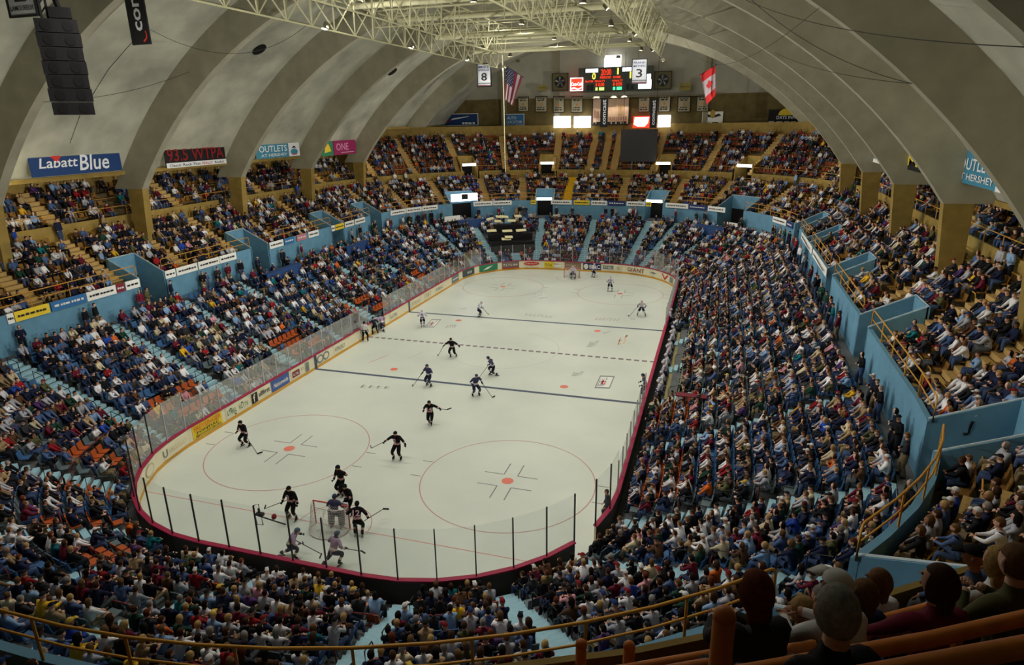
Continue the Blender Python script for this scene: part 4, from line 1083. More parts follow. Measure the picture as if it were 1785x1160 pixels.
TN = {'low': 'lower tier', 'mid': 'upper tier', 'top': 'top tier'}
seat_lab = {}
for q in ind:
    k = seat_col(q); L_ = 'empty %s seat between %s and %s tops, %s row %s, %s' % (k, *seat_nb(q)[::-1], TN[q[2]], NUMW[q[3]], whereabouts(q[4])); seat_lab[L_] = seat_lab.get(L_, 0)+1
    if seat_lab[L_] > 1: L_ = ordn[min(15, seat_lab[L_]-1)]+' '+L_
    t = thing('stadium_seat', L_ or 'empty %s seat between %s and %s tops, %s row %s, %s' % (k, *seat_nb(q)[::-1], TN[q[2]], NUMW[q[3]], whereabouts(q[4])), 'seat', q[0], q[1], 'empty %s seats, %s row %s, %s' % (k, TN[q[2]], NUMW[q[3]], whereabouts(q[4])))
    for nm, me in (('backrest', sb_me), ('seat_pan', st_me)):
        e = link(nm, me, t); e.material_slots[0].link = 'OBJECT'; e.material_slots[0].material = SEATM[k]

# ---------------------------------------------------------------- hockey players
PS = ['jersey', 'stripe', 'pants', 'sock', 'glove', 'skate', 'skin', 'eye', 'lip', 'trim2']
def player_fig(lean=.25, crouch=.12, fl=(-.22, .05), fr_=(.22, -.05), hl=(-.35, .35, 1.0), hr=(.35, .35, 1.0), head_yaw=0, twist=0, goalie=False, street=False, zl=0, zr=0):
    f = Fig(); hz = .98-crouch; T = .56; dy, dz = math.sin(lean), math.cos(lean); w_ = 1.0 if not street else .8
    J = {'pelvis': (0, 0, hz, (.17*w_, .15*w_)), 'waist': (0, dy*.2, hz+dz*.2, (.165*w_, .13)), 'chest': (0, dy*.4, hz+dz*.4, (.19*w_, .14)), 'neck': (0, dy*T, hz+dz*T, .065), 'head': (0, dy*(T+.08)+.01, hz+dz*(T+.07)+.01, .06)}
    tor = lambda t, c: 'jersey'
    def low(t, c): return 'stripe' if .25 < t < .75 else 'jersey'
    E = [('pelvis', 'waist', low), ('waist', 'chest', 'jersey'), ('chest', 'neck', lambda t, c: 'trim2' if t > .55 else 'jersey'), ('neck', 'head', 'skin')]
    J['pelvis'] = (0, -.0, hz, (.17*w_, .15*w_)); H = {}
    for sx, n, hd, ft, fz in ((-1, 'l', hl, fl, zl), (1, 'r', hr, fr_, zr)):
        sh = np.array((sx*.21*w_, dy*T*.88, hz+dz*T*.9)); hd = np.array(hd, float); el, hd = ik(sh, hd, .31, .28, (sx*.7, -.5, -.5)); H[n] = hd
        hp = np.array((sx*.11, 0, hz-.06)); an = np.array((ft[0], ft[1], .17+fz)); kn, an = ik(hp, an, .45, .44, (sx*.15, 1, .1))
        hpk = hp+(kn-hp)*.62
        J.update({'sh'+n: (*sh, .105*w_), 'el'+n: (*el, .075*w_), 'wr'+n: (*(el+(hd-el)*.8), .055*w_), 'hd'+n: (*hd, .068*w_), 'hip'+n: (*hp, .13*w_), 'th'+n: (*hpk, .12*w_), 'kn'+n: (*kn, .095*w_), 'an'+n: (*an, .065), 'to'+n: (an[0]+sx*.03, an[1]+.17, .09+fz, .048)})
        arm = lambda t, c: 'stripe' if .25 < t < .62 else 'jersey'
        sock = lambda t, c: 'stripe' if .4 < t < .62 else 'sock'
        E += [('chest', 'sh'+n, 'jersey'), ('sh'+n, 'el'+n, 'jersey'), ('el'+n, 'wr'+n, arm), ('wr'+n, 'hd'+n, 'glove'), ('pelvis', 'hip'+n, 'pants'), ('hip'+n, 'th'+n, 'pants'), ('th'+n, 'kn'+n, lambda t, c: 'pants' if t < .5 else 'sock'), ('kn'+n, 'an'+n, sock), ('an'+n, 'to'+n, 'skate')]
    V, F, L = skin_fig(J, E, 2); f.add(V, F, L)
    hc = (0, J['head'][1]+.04, J['head'][2]+.08); head_parts(f, hc, 1, head_yaw)
    for n in 'lr':
        sd = -1 if n == 'l' else 1
        for q in range(4): 
            m = MB(); b = H[n]+np.array(((q-1.5)*.028, .05, 0)); m.tube([b, b+np.array((0, .05, -.02)), b+np.array((0, .04, -.06))], .018, n=5); f.add(m.v, m.f, 'glove')
        m = MB(); b = H[n]+np.array((-sd*.05, .02, .02)); m.tube([b, b+np.array((-sd*.02, .06, 0))], .018, n=5); f.add(m.v, m.f, 'glove')
    back = (np.array((0, dy*.36-dz*.175, hz+dz*.36+dy*.15)), np.array((0, dy, dz)), np.array((0, -dz, dy)))
    chest = (np.array((0, dy*.36+dz*.17, hz+dz*.36-dy*.15)), np.array((0, dy, dz)), np.array((0, dz, -dy)))
    return f, hc, H, back, chest, {n: J['an'+n] for n in 'lr'}
KIT = {
 'dark': {'jersey': (20, 18, 22), 'stripe': (206, 160, 160), 'pants': (18, 18, 20), 'sock': (24, 22, 26), 'glove': (20, 20, 22), 'skate': (16, 16, 16), 'skin': (206, 160, 134), 'trim2': (150, 84, 96), 'helmet': (22, 22, 26), 'num': (214, 170, 184)},
 'white': {'jersey': (206, 200, 212), 'stripe': (70, 58, 96), 'pants': (30, 34, 52), 'sock': (200, 196, 204), 'glove': (34, 38, 60), 'skate': (22, 22, 24), 'skin': (206, 160, 134), 'trim2': (62, 70, 108), 'helmet': (196, 196, 206), 'num': (62, 60, 92)},
 'visitor': {'jersey': (158, 136, 158), 'stripe': (228, 214, 206), 'pants': (40, 44, 62), 'sock': (52, 56, 66), 'glove': (36, 42, 56), 'skate': (24, 24, 26), 'skin': (206, 160, 134), 'trim2': (90, 76, 110), 'helmet': (74, 92, 112), 'num': (62, 60, 92)},
 'navywhite': {'jersey': (64, 66, 96), 'stripe': (214, 206, 214), 'pants': (34, 38, 58), 'sock': (70, 72, 96), 'glove': (34, 38, 58), 'skate': (20, 20, 22), 'skin': (206, 160, 134), 'trim2': (170, 160, 180), 'helmet': (48, 60, 84), 'num': (220, 214, 220)},
 'official': {'jersey': (214, 212, 212), 'stripe': (60, 58, 60), 'pants': (20, 20, 24), 'sock': (22, 22, 24), 'glove': (196, 150, 124), 'skate': (16, 16, 16), 'skin': (206, 160, 134), 'trim2': (206, 204, 204), 'helmet': (26, 26, 28), 'num': (30, 30, 30)},
 'suit': {'jersey': (34, 36, 50), 'stripe': (34, 36, 50), 'pants': (26, 28, 38), 'sock': (26, 28, 38), 'glove': (196, 150, 124), 'skate': (20, 18, 18), 'skin': (206, 160, 134), 'trim2': (34, 36, 50), 'helmet': (96, 60, 38), 'num': (30, 30, 30)},
}
def player(foot, rz, kit, label, stick=None, num=None, numside='back', z0=0, street=False, cat='person', pads=False, **kw):
    K = KIT[kit]; f, hc, H, back, chest, an = player_fig(street=street, **kw)
    base = px(foot[0], foot[1], 2, z0) if len(foot) == 2 else np.array(foot)
    me = fig_mesh(f, 'person', PS)
    for n in PS: me.materials.append({'eye': eye_m, 'lip': lip_m}.get(n) or mcol('kit_'+kit, n, K[n]))
    o = link('person', me); o.location = base; o.rotation_euler = (0, 0, rz); tag(o, label, 'person', None)
    hcn = np.array(hc); yaw = kw.get('head_yaw', 0); c, s_ = math.cos(yaw), math.sin(yaw); R = np.array([[c, -s_, 0], [s_, c, 0], [0, 0, 1]])
    if street:
        hp = hair_parts(hc, 1, 'short'); hp.V = (hp.V-hcn)@R.T+hcn; m_ = fig_mesh(hp, 'hair', ['hair']); m_.materials.append(mcol('hair', 'brown', HAIRC['brown'])); link('hair', m_, o)
    else:
        V, F = ball_vf(hcn+np.array((0, -.008, .025)), (.112, .135, .13), 16, 12, lambda d: d[2] > .0 or (d[1] < .01 and d[2] > -.075))
        m = MB(); m.add((V-hcn)@R.T+hcn, F); h = m.build('helmet', mcol('kit_'+kit, 'helmet', K['helmet']), o, True, True)
        m = MB()
        for n in 'lr': a = an[n]; m.box(a[0]-.012, a[0]+.012, a[1]-.1, a[1]+.22, a[2]-.17, a[2]-.09)
        for n in 'lr': 
            a = an[n]; m = MB(); m.box(a[0]-.01, a[0]+.01, a[1]-.1, a[1]+.22, a[2]-.17, a[2]-.1); m.build('skate_blade', grey_steel, o, False, True)
    if num:
        C0, U_, N_ = back if numside == 'back' else chest
        X = np.cross(U_, N_); m = MB(); V, F = text_mesh(num, .03); wd = .17*len(num); m.add([C0+X*(p[0]-.5)*wd+U_*(p[1]-.5)*.28+N_*.045 for p in V], F)
        m.build('jersey_number', mcol('kit_'+kit, 'num', K['num']), o, False, True)
    if pads:
        for n in 'lr':
            a = an[n]; sd = -1 if n == 'l' else 1
            m = MB(); m.obox((a[0]+sd*.02, a[1]+.13, .5), (.14, 0, 0), (0, .06, 0), (0, .04, .36)); m.build('leg_pad', M('goalie_pad', (120, 118, 120) if kit == 'navywhite' else (40, 46, 64), .6), o, False, True)
            hd = H[n]; m = MB(); m.obox(tuple(hd+np.array((0, .08, 0))), (.11, 0, 0), (0, .05, 0), (0, 0, .17)); m.build('catch_pad', M('goalie_glove', (206, 202, 206), .6), o, False, True)
    if stick is not None:
        hand, tip = stick            # hand 'l'/'r', tip in local coords
        c2, s2 = math.cos(rz), math.sin(rz); Rz = np.array([[c2, -s2, 0], [s2, c2, 0], [0, 0, 1]])
        hd = Rz@H[hand]+base; tp = Rz@np.array(tip, float)+base; d = tp-hd; d /= np.linalg.norm(d); st = hd-d*.35
        t = thing('hockey_stick', 'hockey stick held by '+label, 'hockey stick', hd); 
        if len(t['label'].split()) > 16: t['label'] = ' '.join(t['label'].split()[:15])
        m = MB(); m.bar(st, tp, .018, n=5); m.build('shaft', mcol('stick', 'wood', (70, 62, 58)), t)
        side = np.cross(d, (0, 0, 1)); side /= np.linalg.norm(side)+1e-9; fw = d*.25+side*(.9 if hand == 'r' else -.9); fw[2] = max(fw[2], 0)
        m = MB(); m.obox(tp+fw*.15+np.array((0, 0, .02)), fw*.16, np.cross(fw, (0, 0, 1))*.02, (0, 0, .035)); m.build('blade', black, t)
    return o
pi = PI
player((430, 777), pi-.2, 'dark', 'player in black jersey alone in the near left faceoff circle, gliding', ('l', (-1.5, .5, .05)), hl=(-.45, .3, .85), hr=(.5, .15, .8), fl=(-.28, -.05), fr_=(.15, .1), num='8', numside='chest')
player((694, 801), pi, 'dark', 'player in black jersey with arms spread, mid ice before the near circles', ('r', (1.35, .5, .75)), hl=(-.7, .15, .95), hr=(.75, .25, 1.05), fl=(-.2, 0), fr_=(.22, .05), crouch=.05, lean=.1, num='2', numside='chest')
player((751, 740), pi+.3, 'dark', 'player in black jersey striding, stick raised to the side, near centre', ('l', (-1.15, .6, 1.25)), hl=(-.7, .25, 1.15), hr=(.45, -.15, .85), fl=(-.05, .12), fr_=(.1, -.2), crouch=.1, lean=.3, num='14', numside='chest')
player((512, 905), pi, 'dark', 'player in black jersey standing left of the near goal facing camera', ('r', (1.35, .3, .5)), hl=(-.45, .1, .75), hr=(.5, .15, .75), crouch=.02, lean=.05, num='3', numside='chest')
player((598, 864), pi-.4, 'dark', 'player in black jersey raising a glove to his head behind the scrum', None, hl=(-.35, .05, 1.5), hr=(.3, .25, .9), crouch=.05, lean=.15, fl=(-.1, 0), fr_=(.12, .05))
player((612, 895), pi-.3, 'dark', 'player in black and maroon jersey grappling in the scrum at the goal', None, hl=(-.3, .45, 1.15), hr=(.2, .5, 1.2), crouch=.1, lean=.3, num='5', numside='chest')
player((586, 921), 0.1, 'navywhite', 'goalkeeper in dark jersey and grey leg pads standing in near goal', None, hl=(-.38, .35, .95), hr=(.38, .35, .95), crouch=.12, lean=.2, pads=True, fl=(-.24, 0), fr_=(.24, 0))
player((625, 935), .35, 'dark', 'player in black jersey numbered 12 with back to camera beside the near goal', ('r', (1.0, 1.2, .6)), hl=(-.5, .4, 1.05), hr=(.5, .1, .85), crouch=.15, lean=.45, num='12', fl=(-.15, 0), fr_=(.18, -.08))
player((507, 972), -1.2, 'visitor', 'player in pale jersey skating behind the near goal, left one', ('r', (.6, 1.5, .5)), hl=(-.3, .5, .95), hr=(.3, .6, .9), crouch=.25, lean=.65, fl=(-.15, -.5), fr_=(.2, .2))
player((583, 988), -.3, 'visitor', 'player in pale jersey seen from behind against the near boards', ('r', (.6, 1.0, .4)), hl=(-.3, .4, .95), hr=(.4, .35, .85), crouch=.2, lean=.45, fl=(-.35, -.35), fr_=(.15, .1))
player((749, 673), pi-.3, 'navywhite', 'player in dark blue and white jersey on the near side of centre', ('r', (.9, .8, .05)), crouch=.12, lean=.2)
player((829, 690), pi+.8, 'navywhite', 'player in dark blue and white jersey closest to the centre spot', ('l', (-.8, 1.0, .05)), crouch=.12, lean=.35)
player((861, 655), pi/2+.3, 'navywhite', 'player in dark blue and white jersey leaning forward, right of centre', ('l', (-.6, 1.1, .05)), crouch=.2, lean=.6, fl=(-.1, -.3), fr_=(.15, .2))
player((789, 622), pi, 'dark', 'player in black jersey with arms out on the far side of centre', ('r', (1.1, .4, .1)), hl=(-.75, .1, .95), hr=(.7, .2, .9), crouch=.15, lean=.3, fl=(-.3, -.1), fr_=(.1, .1))
player((737, 571), .4, 'white', 'player in white jersey numbered 9 near the far left blue line', None, num='9', crouch=.15, lean=.3, fl=(-.1, 0), fr_=(.1, .05))
player((834, 553), -1.0, 'white', 'player in white jersey bending over near the far blue line', ('l', (-.3, 1.1, .05)), crouch=.2, lean=.5)
player((999, 487), pi, 'white', 'far goalkeeper in white jersey and dark pads before the far goal', None, pads=True, crouch=.15, lean=.25)
player((1033, 484), -.6, 'white', 'player in white jersey beside the far goal, right of the goalkeeper', None, crouch=.12, lean=.3)
player((1063, 509), .05, 'white', 'player in white jersey with back to camera in the far right zone', None, crouch=.08, lean=.2, num='17')
player((1118, 551), pi, 'white', 'player in white jersey gliding by the far right blue line', ('r', (1.1, .6, .05)), crouch=.18, lean=.3, fl=(-.38, 0), fr_=(.38, 0))
player((1124, 694), pi/2+.2, 'navywhite', 'dark-clothed player leaning at the right boards by the near blue line', None, crouch=.05, lean=.25)
player((1166, 571), -pi/2, 'white', 'player in white standing at the open bench gate by right boards', None, crouch=.05, lean=.1)
player((637, 596), .3, 'official', 'linesman in white top and black trousers at left penalty gate', None, crouch=.02, lean=.1, hl=(-.3, .1, .85), hr=(.3, .1, .85))
player((655, 584), .9, 'suit', 'man in dark jeans leaning through the left penalty box gate', None, crouch=.1, lean=.6, street=True)
player((668, 578), 1.2, 'visitor', 'player in pale jersey stepping over the left penalty box sill', None, crouch=.15, lean=.5, fl=(-.1, -.3), fr_=(.15, .15))
gp = px(1058, 905, 2, .25)
player((gp[0], gp[1], 0), pi/2+.3, 'suit', 'man in dark suit standing at the open gate in near right boards', None, crouch=0, lean=.02, street=True, hl=(-.2, .15, .95), hr=(.2, .15, .95))
# players waiting on the right bench and staff on the left
for k in range(12):
    u = uR(21.5+k*1.2); p = at(u, 1.0, 0); n = nrm(u)
    player((p[0], p[1], .1), math.atan2(n[0], -n[1]), 'white', 'player in white jersey at the right bench, %s from the near end' % ordn[k], None, crouch=.35 if k % 3 else .05, lean=.35, hl=(-.25, .4, .9), hr=(.25, .4, .9), num=('22' if k == 0 else None))
mb = MB(); A, Bq = at(uR(20.5), 1.25), at(uR(36.2), 1.25)
t = thing('players_bench', 'long wooden players bench behind the right boards', 'bench', A, 0)
mb.obox((A+Bq)/2+np.array((.1, 0, .5)), (.2, 0, 0), (0, (Bq[1]-A[1])/2, 0), (0, 0, .03)); mb.build('seat_plank', M('bench_plank', (150, 140, 90), .6), t)
for k in range(9): mb = MB(); mb.box(A[0]-.05, A[0]+.25, A[1]+.3+k*1.85, A[1]+.4+k*1.85, 0, .48); mb.build('leg', black, t)
mb = MB(); mb.obox(at(uR(28), 2.1, 1.0), (.03, 0, 0), (0, 8, 0), (0, 0, .55)); tag(mb.build('bench_back_wall', M('bench_wall', (120, 130, 90), .7)), 'low pale green wall behind the right players bench', 'partition')
mb = MB(); mb.obox(px(1205, 690, 2, 2.3), (.9, 0, 0), (0, .28, 0), (0, 0, .03)); tag(mb.build('camera_platform', M('crimson_board', (110, 30, 44), .6)), 'flat dark red board jutting over the right bench', 'platform')

# ---------------------------------------------------------------- lighting grid: trusses, catwalk pipes, lamps
def truss(x, y0, y1, z, h, wd, label):
    t = thing('roof_truss', label, 'truss', (x, y0, z), 0, 'lengthwise lighting trusses')
    for a, b in ((0, 0), (-wd/2, h), (wd/2, h)):
        mb = MB(); mb.bar((x+a, y0, z+b), (x+a, y1, z+b), .055); mb.build('chord', truss_m, t)
    n = int((y1-y0)/2.6); st = (y1-y0)/n; mb = MB()
    a, b, c, d = (0, 0, 0), (-wd/2, st/2, h), (wd/2, st/2, h), (0, st, 0)
    for p, q in ((a, b), (a, c), (d, b), (d, c), (b, c)): mb.bar(p, q, .045, n=5)
    o = mb.build('brace', truss_m); me = o.data; D.objects.remove(o)
    for k in range(n):
        o = link('brace', me, t); o.location = (0, st*k, 0)
    for k in range(0, n, 5):
        yy = y0+st*k; zt_ = ZC+math.sqrt(RS**2-x*x)
        mb = MB(); mb.bar((x, yy, z+h), (x, yy, zt_), .02); mb.build('hanger_rod', truss_m, t)
truss(-9.4, 2, 58, 24.0, 2.2, 1.6, 'cream lattice truss along the roof, leftmost of four')
truss(-5.0, 2, 47, 24.3, 2.3, 1.6, 'cream lattice truss along the roof, second from the left')
truss(4.2, 2, 51, 24.0, 2.3, 1.6, 'cream lattice truss along the roof, third from the left')
truss(9.6, 2, 52.5, 24.0, 2.2, 1.6, 'cream lattice truss along the roof, rightmost of four')
for k, (y, z, r) in enumerate(((19, 25.9, .16), (26, 25.9, .2), (33, 25.9, .2), (40.5, 25.4, .24), (45.5, 25.6, .12), (50.5, 25.0, .2))):
    t = thing('cross_pipe', 'cream painted pipe spanning across the lighting trusses, %s from the camera' % ordn[k], 'pipe', (0, y, z), 0, 'pipes across the lighting grid')
    mb = MB(); mb.bar((-9.4, y, z), (9.6, y, z), r, n=12); mb.build('pipe', truss_m, t, True)
    for x in (-7, -2.2, 2, 7):
        mb = MB(); mb.bar((x, y, z), (x, y, ZC+math.sqrt(RS**2-x*x)), .03); mb.build('hanger_rod', truss_m, t)
    if k > 1:
        mb = MB(); mb.bar((-9.4, y+.7, z+1.0), (9.6, y+.7, z+1.0), .035); mb.bar((-9.4, y+.7, z+.4), (9.6, y+.7, z+.4), .03); mb.build('hand_rail', truss_m, t)
for k, (x0, x1, y) in enumerate(((-5, 4.2, 37), (-9.4, 9.6, 43), (-9.4, 9.6, 48), (-5, 9.6, 22), (-9.4, 4.2, 29))):
    mb = MB(); mb.bar((x0, y, 24.9), (x1, y, 24.9), .05); mb.bar((x0, y, 26.0), (x1, y, 26.0), .04)
    for q in range(5): xx = x0+(x1-x0)*q/4; mb.bar((xx, y, 24.9), (xx, y, 26.0), .03)
    tag(mb.build('catwalk_rail', truss_m), 'thin catwalk railing between the lighting trusses, %s from camera' % ordn[[2, 3, 4, 0, 1][k]], 'railing', 'catwalk railings')
housing = M('lamp_housing', (96, 92, 74), .5); lens = M('lamp_lens', (255, 250, 235), emit=12)
def lamp(x, y, z, power, label, tilt=None, size=.36):
    t = thing('high_bay_lamp', label, 'lamp', (x, y, z), 0, 'high bay lamps'); n = 16; mb = MB(); vs = []
    for r, dz in ((.06, .36), (.12, .3), (.2, .1), (.24, -.14), (.225, -.14), (.2, .06)):
        vs += [(x+r*math.cos(2*PI*k/n), y+r*math.sin(2*PI*k/n), z+dz) for k in range(n)]
    mb.add(vs, [(j*n+k, j*n+(k+1) % n, (j+1)*n+(k+1) % n, (j+1)*n+k) for j in range(5) for k in range(n)]+[tuple(range(n))]); mb.build('housing', housing, t, True)
    mb = MB(); mb.bar((x, y, z+.36), (x, y, z+.9), .02); mb.build('bracket', housing, t)
    l = D.lights.new('lamp_light', 'AREA'); l.shape = 'DISK'; l.size = size; l.energy = power; l.color = (1, .965, .9); l.spread = math.radians(170)
    o = D.objects.new('lamp_light', l); COL.objects.link(o); o.location = (0, 0, .04); o.parent = t
for ky, y in enumerate((3, 14, 25, 36, 47, 56)):
    for x in (-7.2, 0, 7.2):
        lamp(x, y, 25.6 if abs(x) < 1 else 25.1, RINK_W, 'small bell lamp in the lighting grid above the ice, %s row, %s lamp' % (ordn[ky], 'left' if x < 0 else 'middle' if x == 0 else 'right'))
def spot(x, y, z, tx, ty, tz, e, label, ang=115, r=.12, col=(1, .965, .9), body=True, bl=.8):  # floodlight added as fill, with a small housing
    l = D.lights.new('fill_light', 'SPOT'); l.energy = e; l.spot_size = math.radians(ang); l.spot_blend = bl; l.shadow_soft_size = r; l.color = col
    o = D.objects.new('fill_light', l); COL.objects.link(o); d = Vector((tx-x, ty-y, tz-z)).normalized()
    t = thing('floodlight', label, 'lamp', (x, y, z), 0, 'added fill floodlights'); o.parent = t; o.rotation_euler = d.to_track_quat('-Z', 'Y').to_euler()
    dn = np.array(d); sx_ = np.cross(dn, (0, 0, 1)); sx_ /= np.linalg.norm(sx_); up_ = np.cross(sx_, dn); c = np.array((x, y, z))
    mb = MB(); mb.obox(c-dn*.16, sx_*.17, up_*.13, dn*.05); mb.build('housing', housing, t)
    mb = MB()
    for sg in (-1, 1): mb.obox(c+sx_*sg*.18-dn*.04, sx_*.01, up_*.13, dn*.14)
    mb.build('barn_door', housing, t)
for ky, y in enumerate((-4, 9, 22, 35, 48, 60)):  # floodlights added to brighten the side stands
    for sx in (-1, 1):
        spot(sx*9.2, y, 24.2, sx*23, y+(6 if y > 50 else 0), 5, STAND_W, 'small floodlight under the outer truss aimed at the %s stand, %s' % ('left' if sx < 0 else 'right', ordn[ky]), 120)
for x in (-6, 5): spot(x, 55, 24.3, x*2, 85, 12, STAND_W*.8, 'small floodlight aimed at the far stand, %s one' % ('left' if x < 0 else 'right'), 110)  # added fill for the far stand
for x in (-7, 0, 8): spot(x, 58, 25.6, x*1.6, 85, 22.5, 1100, 'small floodlight washing the far wall, %s one' % ('left' if x < 0 else 'right' if x > 0 else 'middle'), 95)  # lamps added to brighten the far wall
for x in (-4, 6): spot(x, 6, 24.3, x*2, -16, 8, STAND_W*.35, 'small floodlight aimed back at the near stand, %s one' % ('left' if x < 0 else 'right'), 100)  # added fill for the near stand
# added up-lights hidden behind the feet of the ribs, washing the opposite side of the shell
for ky, y in enumerate(RIBY[1:8]):
    for sx in (-1, 1):
        spot(sx*30.0, y+.75, 14.4 if sx > 0 else 14.2, -sx*14, y+3, 26, SIDE_W, 'small up-light behind the %s rib foot, %s from camera' % ('left' if sx < 0 else 'right', ordn[ky]), 75, .1, (1, .97, .9))
# floodlight that hits the second truss
for x, y, z, e in ((-3.6, 41, 25.3, 260), (3.2, 40.5, 25.4, 200), (-7.5, 24, 25.6, 200)):
    l = D.lights.new('grid_floodlight', 'POINT'); l.energy = e; l.shadow_soft_size = .15; l.color = (1, .97, .88); o = D.objects.new('grid_floodlight', l); COL.objects.link(o); o.location = (x, y, z)
    mb = MB(); mb.ball((x, y, z+.32), .16, .16, .12); tag(mb.build('grid_floodlight', housing, None, True), 'small floodlight fixed in the lighting grid, %s' % {41: 'by the second truss', 40.5: 'by the third truss', 24: 'by the first truss'}[y], 'lamp')

# ---------------------------------------------------------------- things hanging from the roof
cab = M('speaker_grille', (18, 16, 18), .6, .3, 30)
pb = px(131, 201, 0, -10.5); top_z = None
t = thing('speaker_cluster', 'large black hanging speaker cluster at the upper left, under the roof', 'loudspeaker', pb)
dist = np.linalg.norm(pb-CAM); Wc = 52*dist/FPX; Hc = 122*dist/FPX
az_ = pb-CAM; rv = np.array((az_[1], -az_[0], 0)); rv /= np.linalg.norm(rv); fv = np.array((-rv[1], rv[0], 0))
for k in range(7):
    h_ = Hc/7; mb = MB(); c = pb+np.array((0, 0, h_*(k+.5)))-rv*.0
    mb.obox(c, rv*Wc/2*(.94+.04*(k % 2)), fv*.35, (0, 0, h_*.47))
    for a in (-.3, .3): 
        cc = c+rv*Wc*a*.8-fv*.37; mb.disc(cc, rv*h_*.36, (0, 0, h_*.36), 1)
    mb.build('speaker_cabinet', [cab, black], t)
mb = MB(); tz = pb[2]+Hc
for a in (-.28, -.14): mb.bar(pb+rv*a*Wc+np.array((0, 0, Hc)), pb+rv*a*Wc+np.array((0, 0, Hc+4.5)), .05)
for z in np.arange(.2, 4.4, .35): mb.bar(pb-rv*.28*Wc+np.array((0, 0, Hc+z)), pb-rv*.14*Wc+np.array((0, 0, Hc+z+.3)), .03)
mb.build('hanging_truss', black, t)
mb = MB(); mb.obox(pb+np.array((0, 0, Hc+.25))+rv*.2, rv*.4, fv*.25, (0, 0, .2)); mb.bar(pb+np.array((0, 0, Hc+.4))+rv*.2, pb+np.array((0, 0, Hc+.9))+rv*.1, .12); mb.build('motor_hoist', black, t)
def cable(pts, label, r=.014, m=None, nm='cable'):
    mb = MB(); mb.tube(pts, r, n=5); tag(mb.build(nm, m or M('cable_black', (40, 38, 34), .6)), label, 'cable')
def sag(a, b, d, n=14): return [a+(b-a)*k/n-np.array((0, 0, d*4*(k/n)*(1-k/n))) for k in range(n+1)]
S = lambda u, v: hit_shell(u, v, RI-.1)
cable(sag(S(1428, 14), S(1195, 72), 2.2), 'thin black cable looping below the right ribs from the top')
cable(sag(S(1300, 0), S(1785, 82), .4), 'long thin cable crossing the shell at the top right')
cable(sag(S(1310, 0), S(1590, 146), .5), 'thin cable running down to the lamp hook on the nearest right rib')
cable(sag(S(1350, 92), S(1590, 146), .3), 'thin cable between two right ribs, lower one')
cable(sag(S(262, 52), S(560, 20), 2.0), 'thin black cable looping below the left ribs beside the banner')
cable([hit_shell(u, v) for u, v in ((232, 72), (190, 120), (165, 160))]+[hit_shell(u, v) for u, v in ((140, 200), (122, 250))], 'thin dark cable fixed down the shell behind the speaker cluster')
cable(sag(S(75, 178), S(330, 125), .4), 'thin cable from the left rib hook to the next rib')
rp = px(875, 300, 1, 70); rt = px(871, -20, 1, 40)
cable([px(881, 300, 1, 60), px(878, 160, 1, 60), px(872, 5, 1, 60)], 'pale rope hanging straight down at the left of the scoreboard', .05, M('rope_cream', (206, 196, 160), .8), 'rope')

def bars(x, y, ww, hh, n, m, seed=0):
    r = random.Random(seed*7+n); out = []; c = x; tot = []
    ws = [r.uniform(.5, 1.5) for _ in range(n)]; sc = ww/(sum(ws)*1.35)
    for q in ws: out.append(('rect', c, y, c+q*sc, y+hh*r.uniform(.75, 1), m)); c += q*sc*1.35
    return out
def leaf(cx, cy, sx, sy, m):
    pts = [(0, -1), (.08, -.45), (.55, -.5), (.42, -.25), (.95, .1), (.75, .2), (.85, .5), (.5, .45), (.35, .6), (.22, .3), (.28, .85), (.12, .75), (0, 1.05)]
    P = pts+[(-a, b) for a, b in pts[::-1][1:-1]]; return ('poly', [(cx+a*sx, cy+b*sy) for a, b in P], m)
navy_b, teal_b, mag_b = M('sign_navy', (26, 58, 108), .6), M('sign_teal', (62, 132, 160), .6), M('sign_magenta', (150, 34, 88), .6)
blk_b = M('sign_black', (20, 18, 20), .6); pw = M('print_pale', (222, 224, 226), .6); pr_ = M('print_dark_red', (128, 22, 26), .6); pbk = ad_black
XS = -28.9
sign_px('advert_banner', 'dark blue banner reading Labatt Blue, under the left shell roof', 'sign', (57, 310), (214, 299), (54, 262), 0, XS, navy_b,
        [T_('Labatt', .08, .3, .4, .38, pw, .25), leaf(.27, .68, .06, .26, ad_red), T_('Blue', .5, .12, .34, .62, pw, .18)])
sign_px('advert_banner', 'black and white banner with dark red radio call letters, left side', 'sign', (291, 294), (395, 287), (289, 257), 0, XS, blk_b,
        [R_(0, 0, 1, .24, pw), T_('93.5 WTPA', .03, .3, .94, .62, pr_), T_('Classic Rock That', .04, .05, .5, .13, pbk), T_('REALLY', .57, .05, .18, .13, ad_red), T_('Rocks!', .79, .05, .16, .13, pbk)])
sign_px('advert_banner', 'blue green outlet store banner between the left ribs', 'sign', (449, 278), (523, 273), (447, 249), 0, XS, teal_b,
        [R_(.73, .02, 1, .98, pw), T_('OUTLETS', .05, .38, .64, .4, pw), T_('AT HERSHEY', .08, .1, .6, .18, pw), ('disc', .86, .3, .09, .2, teal_b), ('poly', [(.8, .55), (.86, .7), (.93, .55)], pbk), R_(.8, .1, .92, .16, ad_red)])
sign_px('advert_banner', 'magenta banner with the word ONE behind the fourth left rib', 'sign', (583, 271), (621, 267), (583, 245), 0, XS, mag_b, [T_('ONE', .1, .3, .55, .5, M('print_pink', (224, 150, 190), .6)), R_(.3, .14, .9, .17, pw)])
sign_px('advert_banner', 'small green and yellow banner left of the magenta banner', 'sign', (562, 273), (582, 271), (562, 246), 0, XS, ad_green, [('poly', [(.2, .2), (.8, .3), (.6, .8), (.3, .7)], ad_yel)])
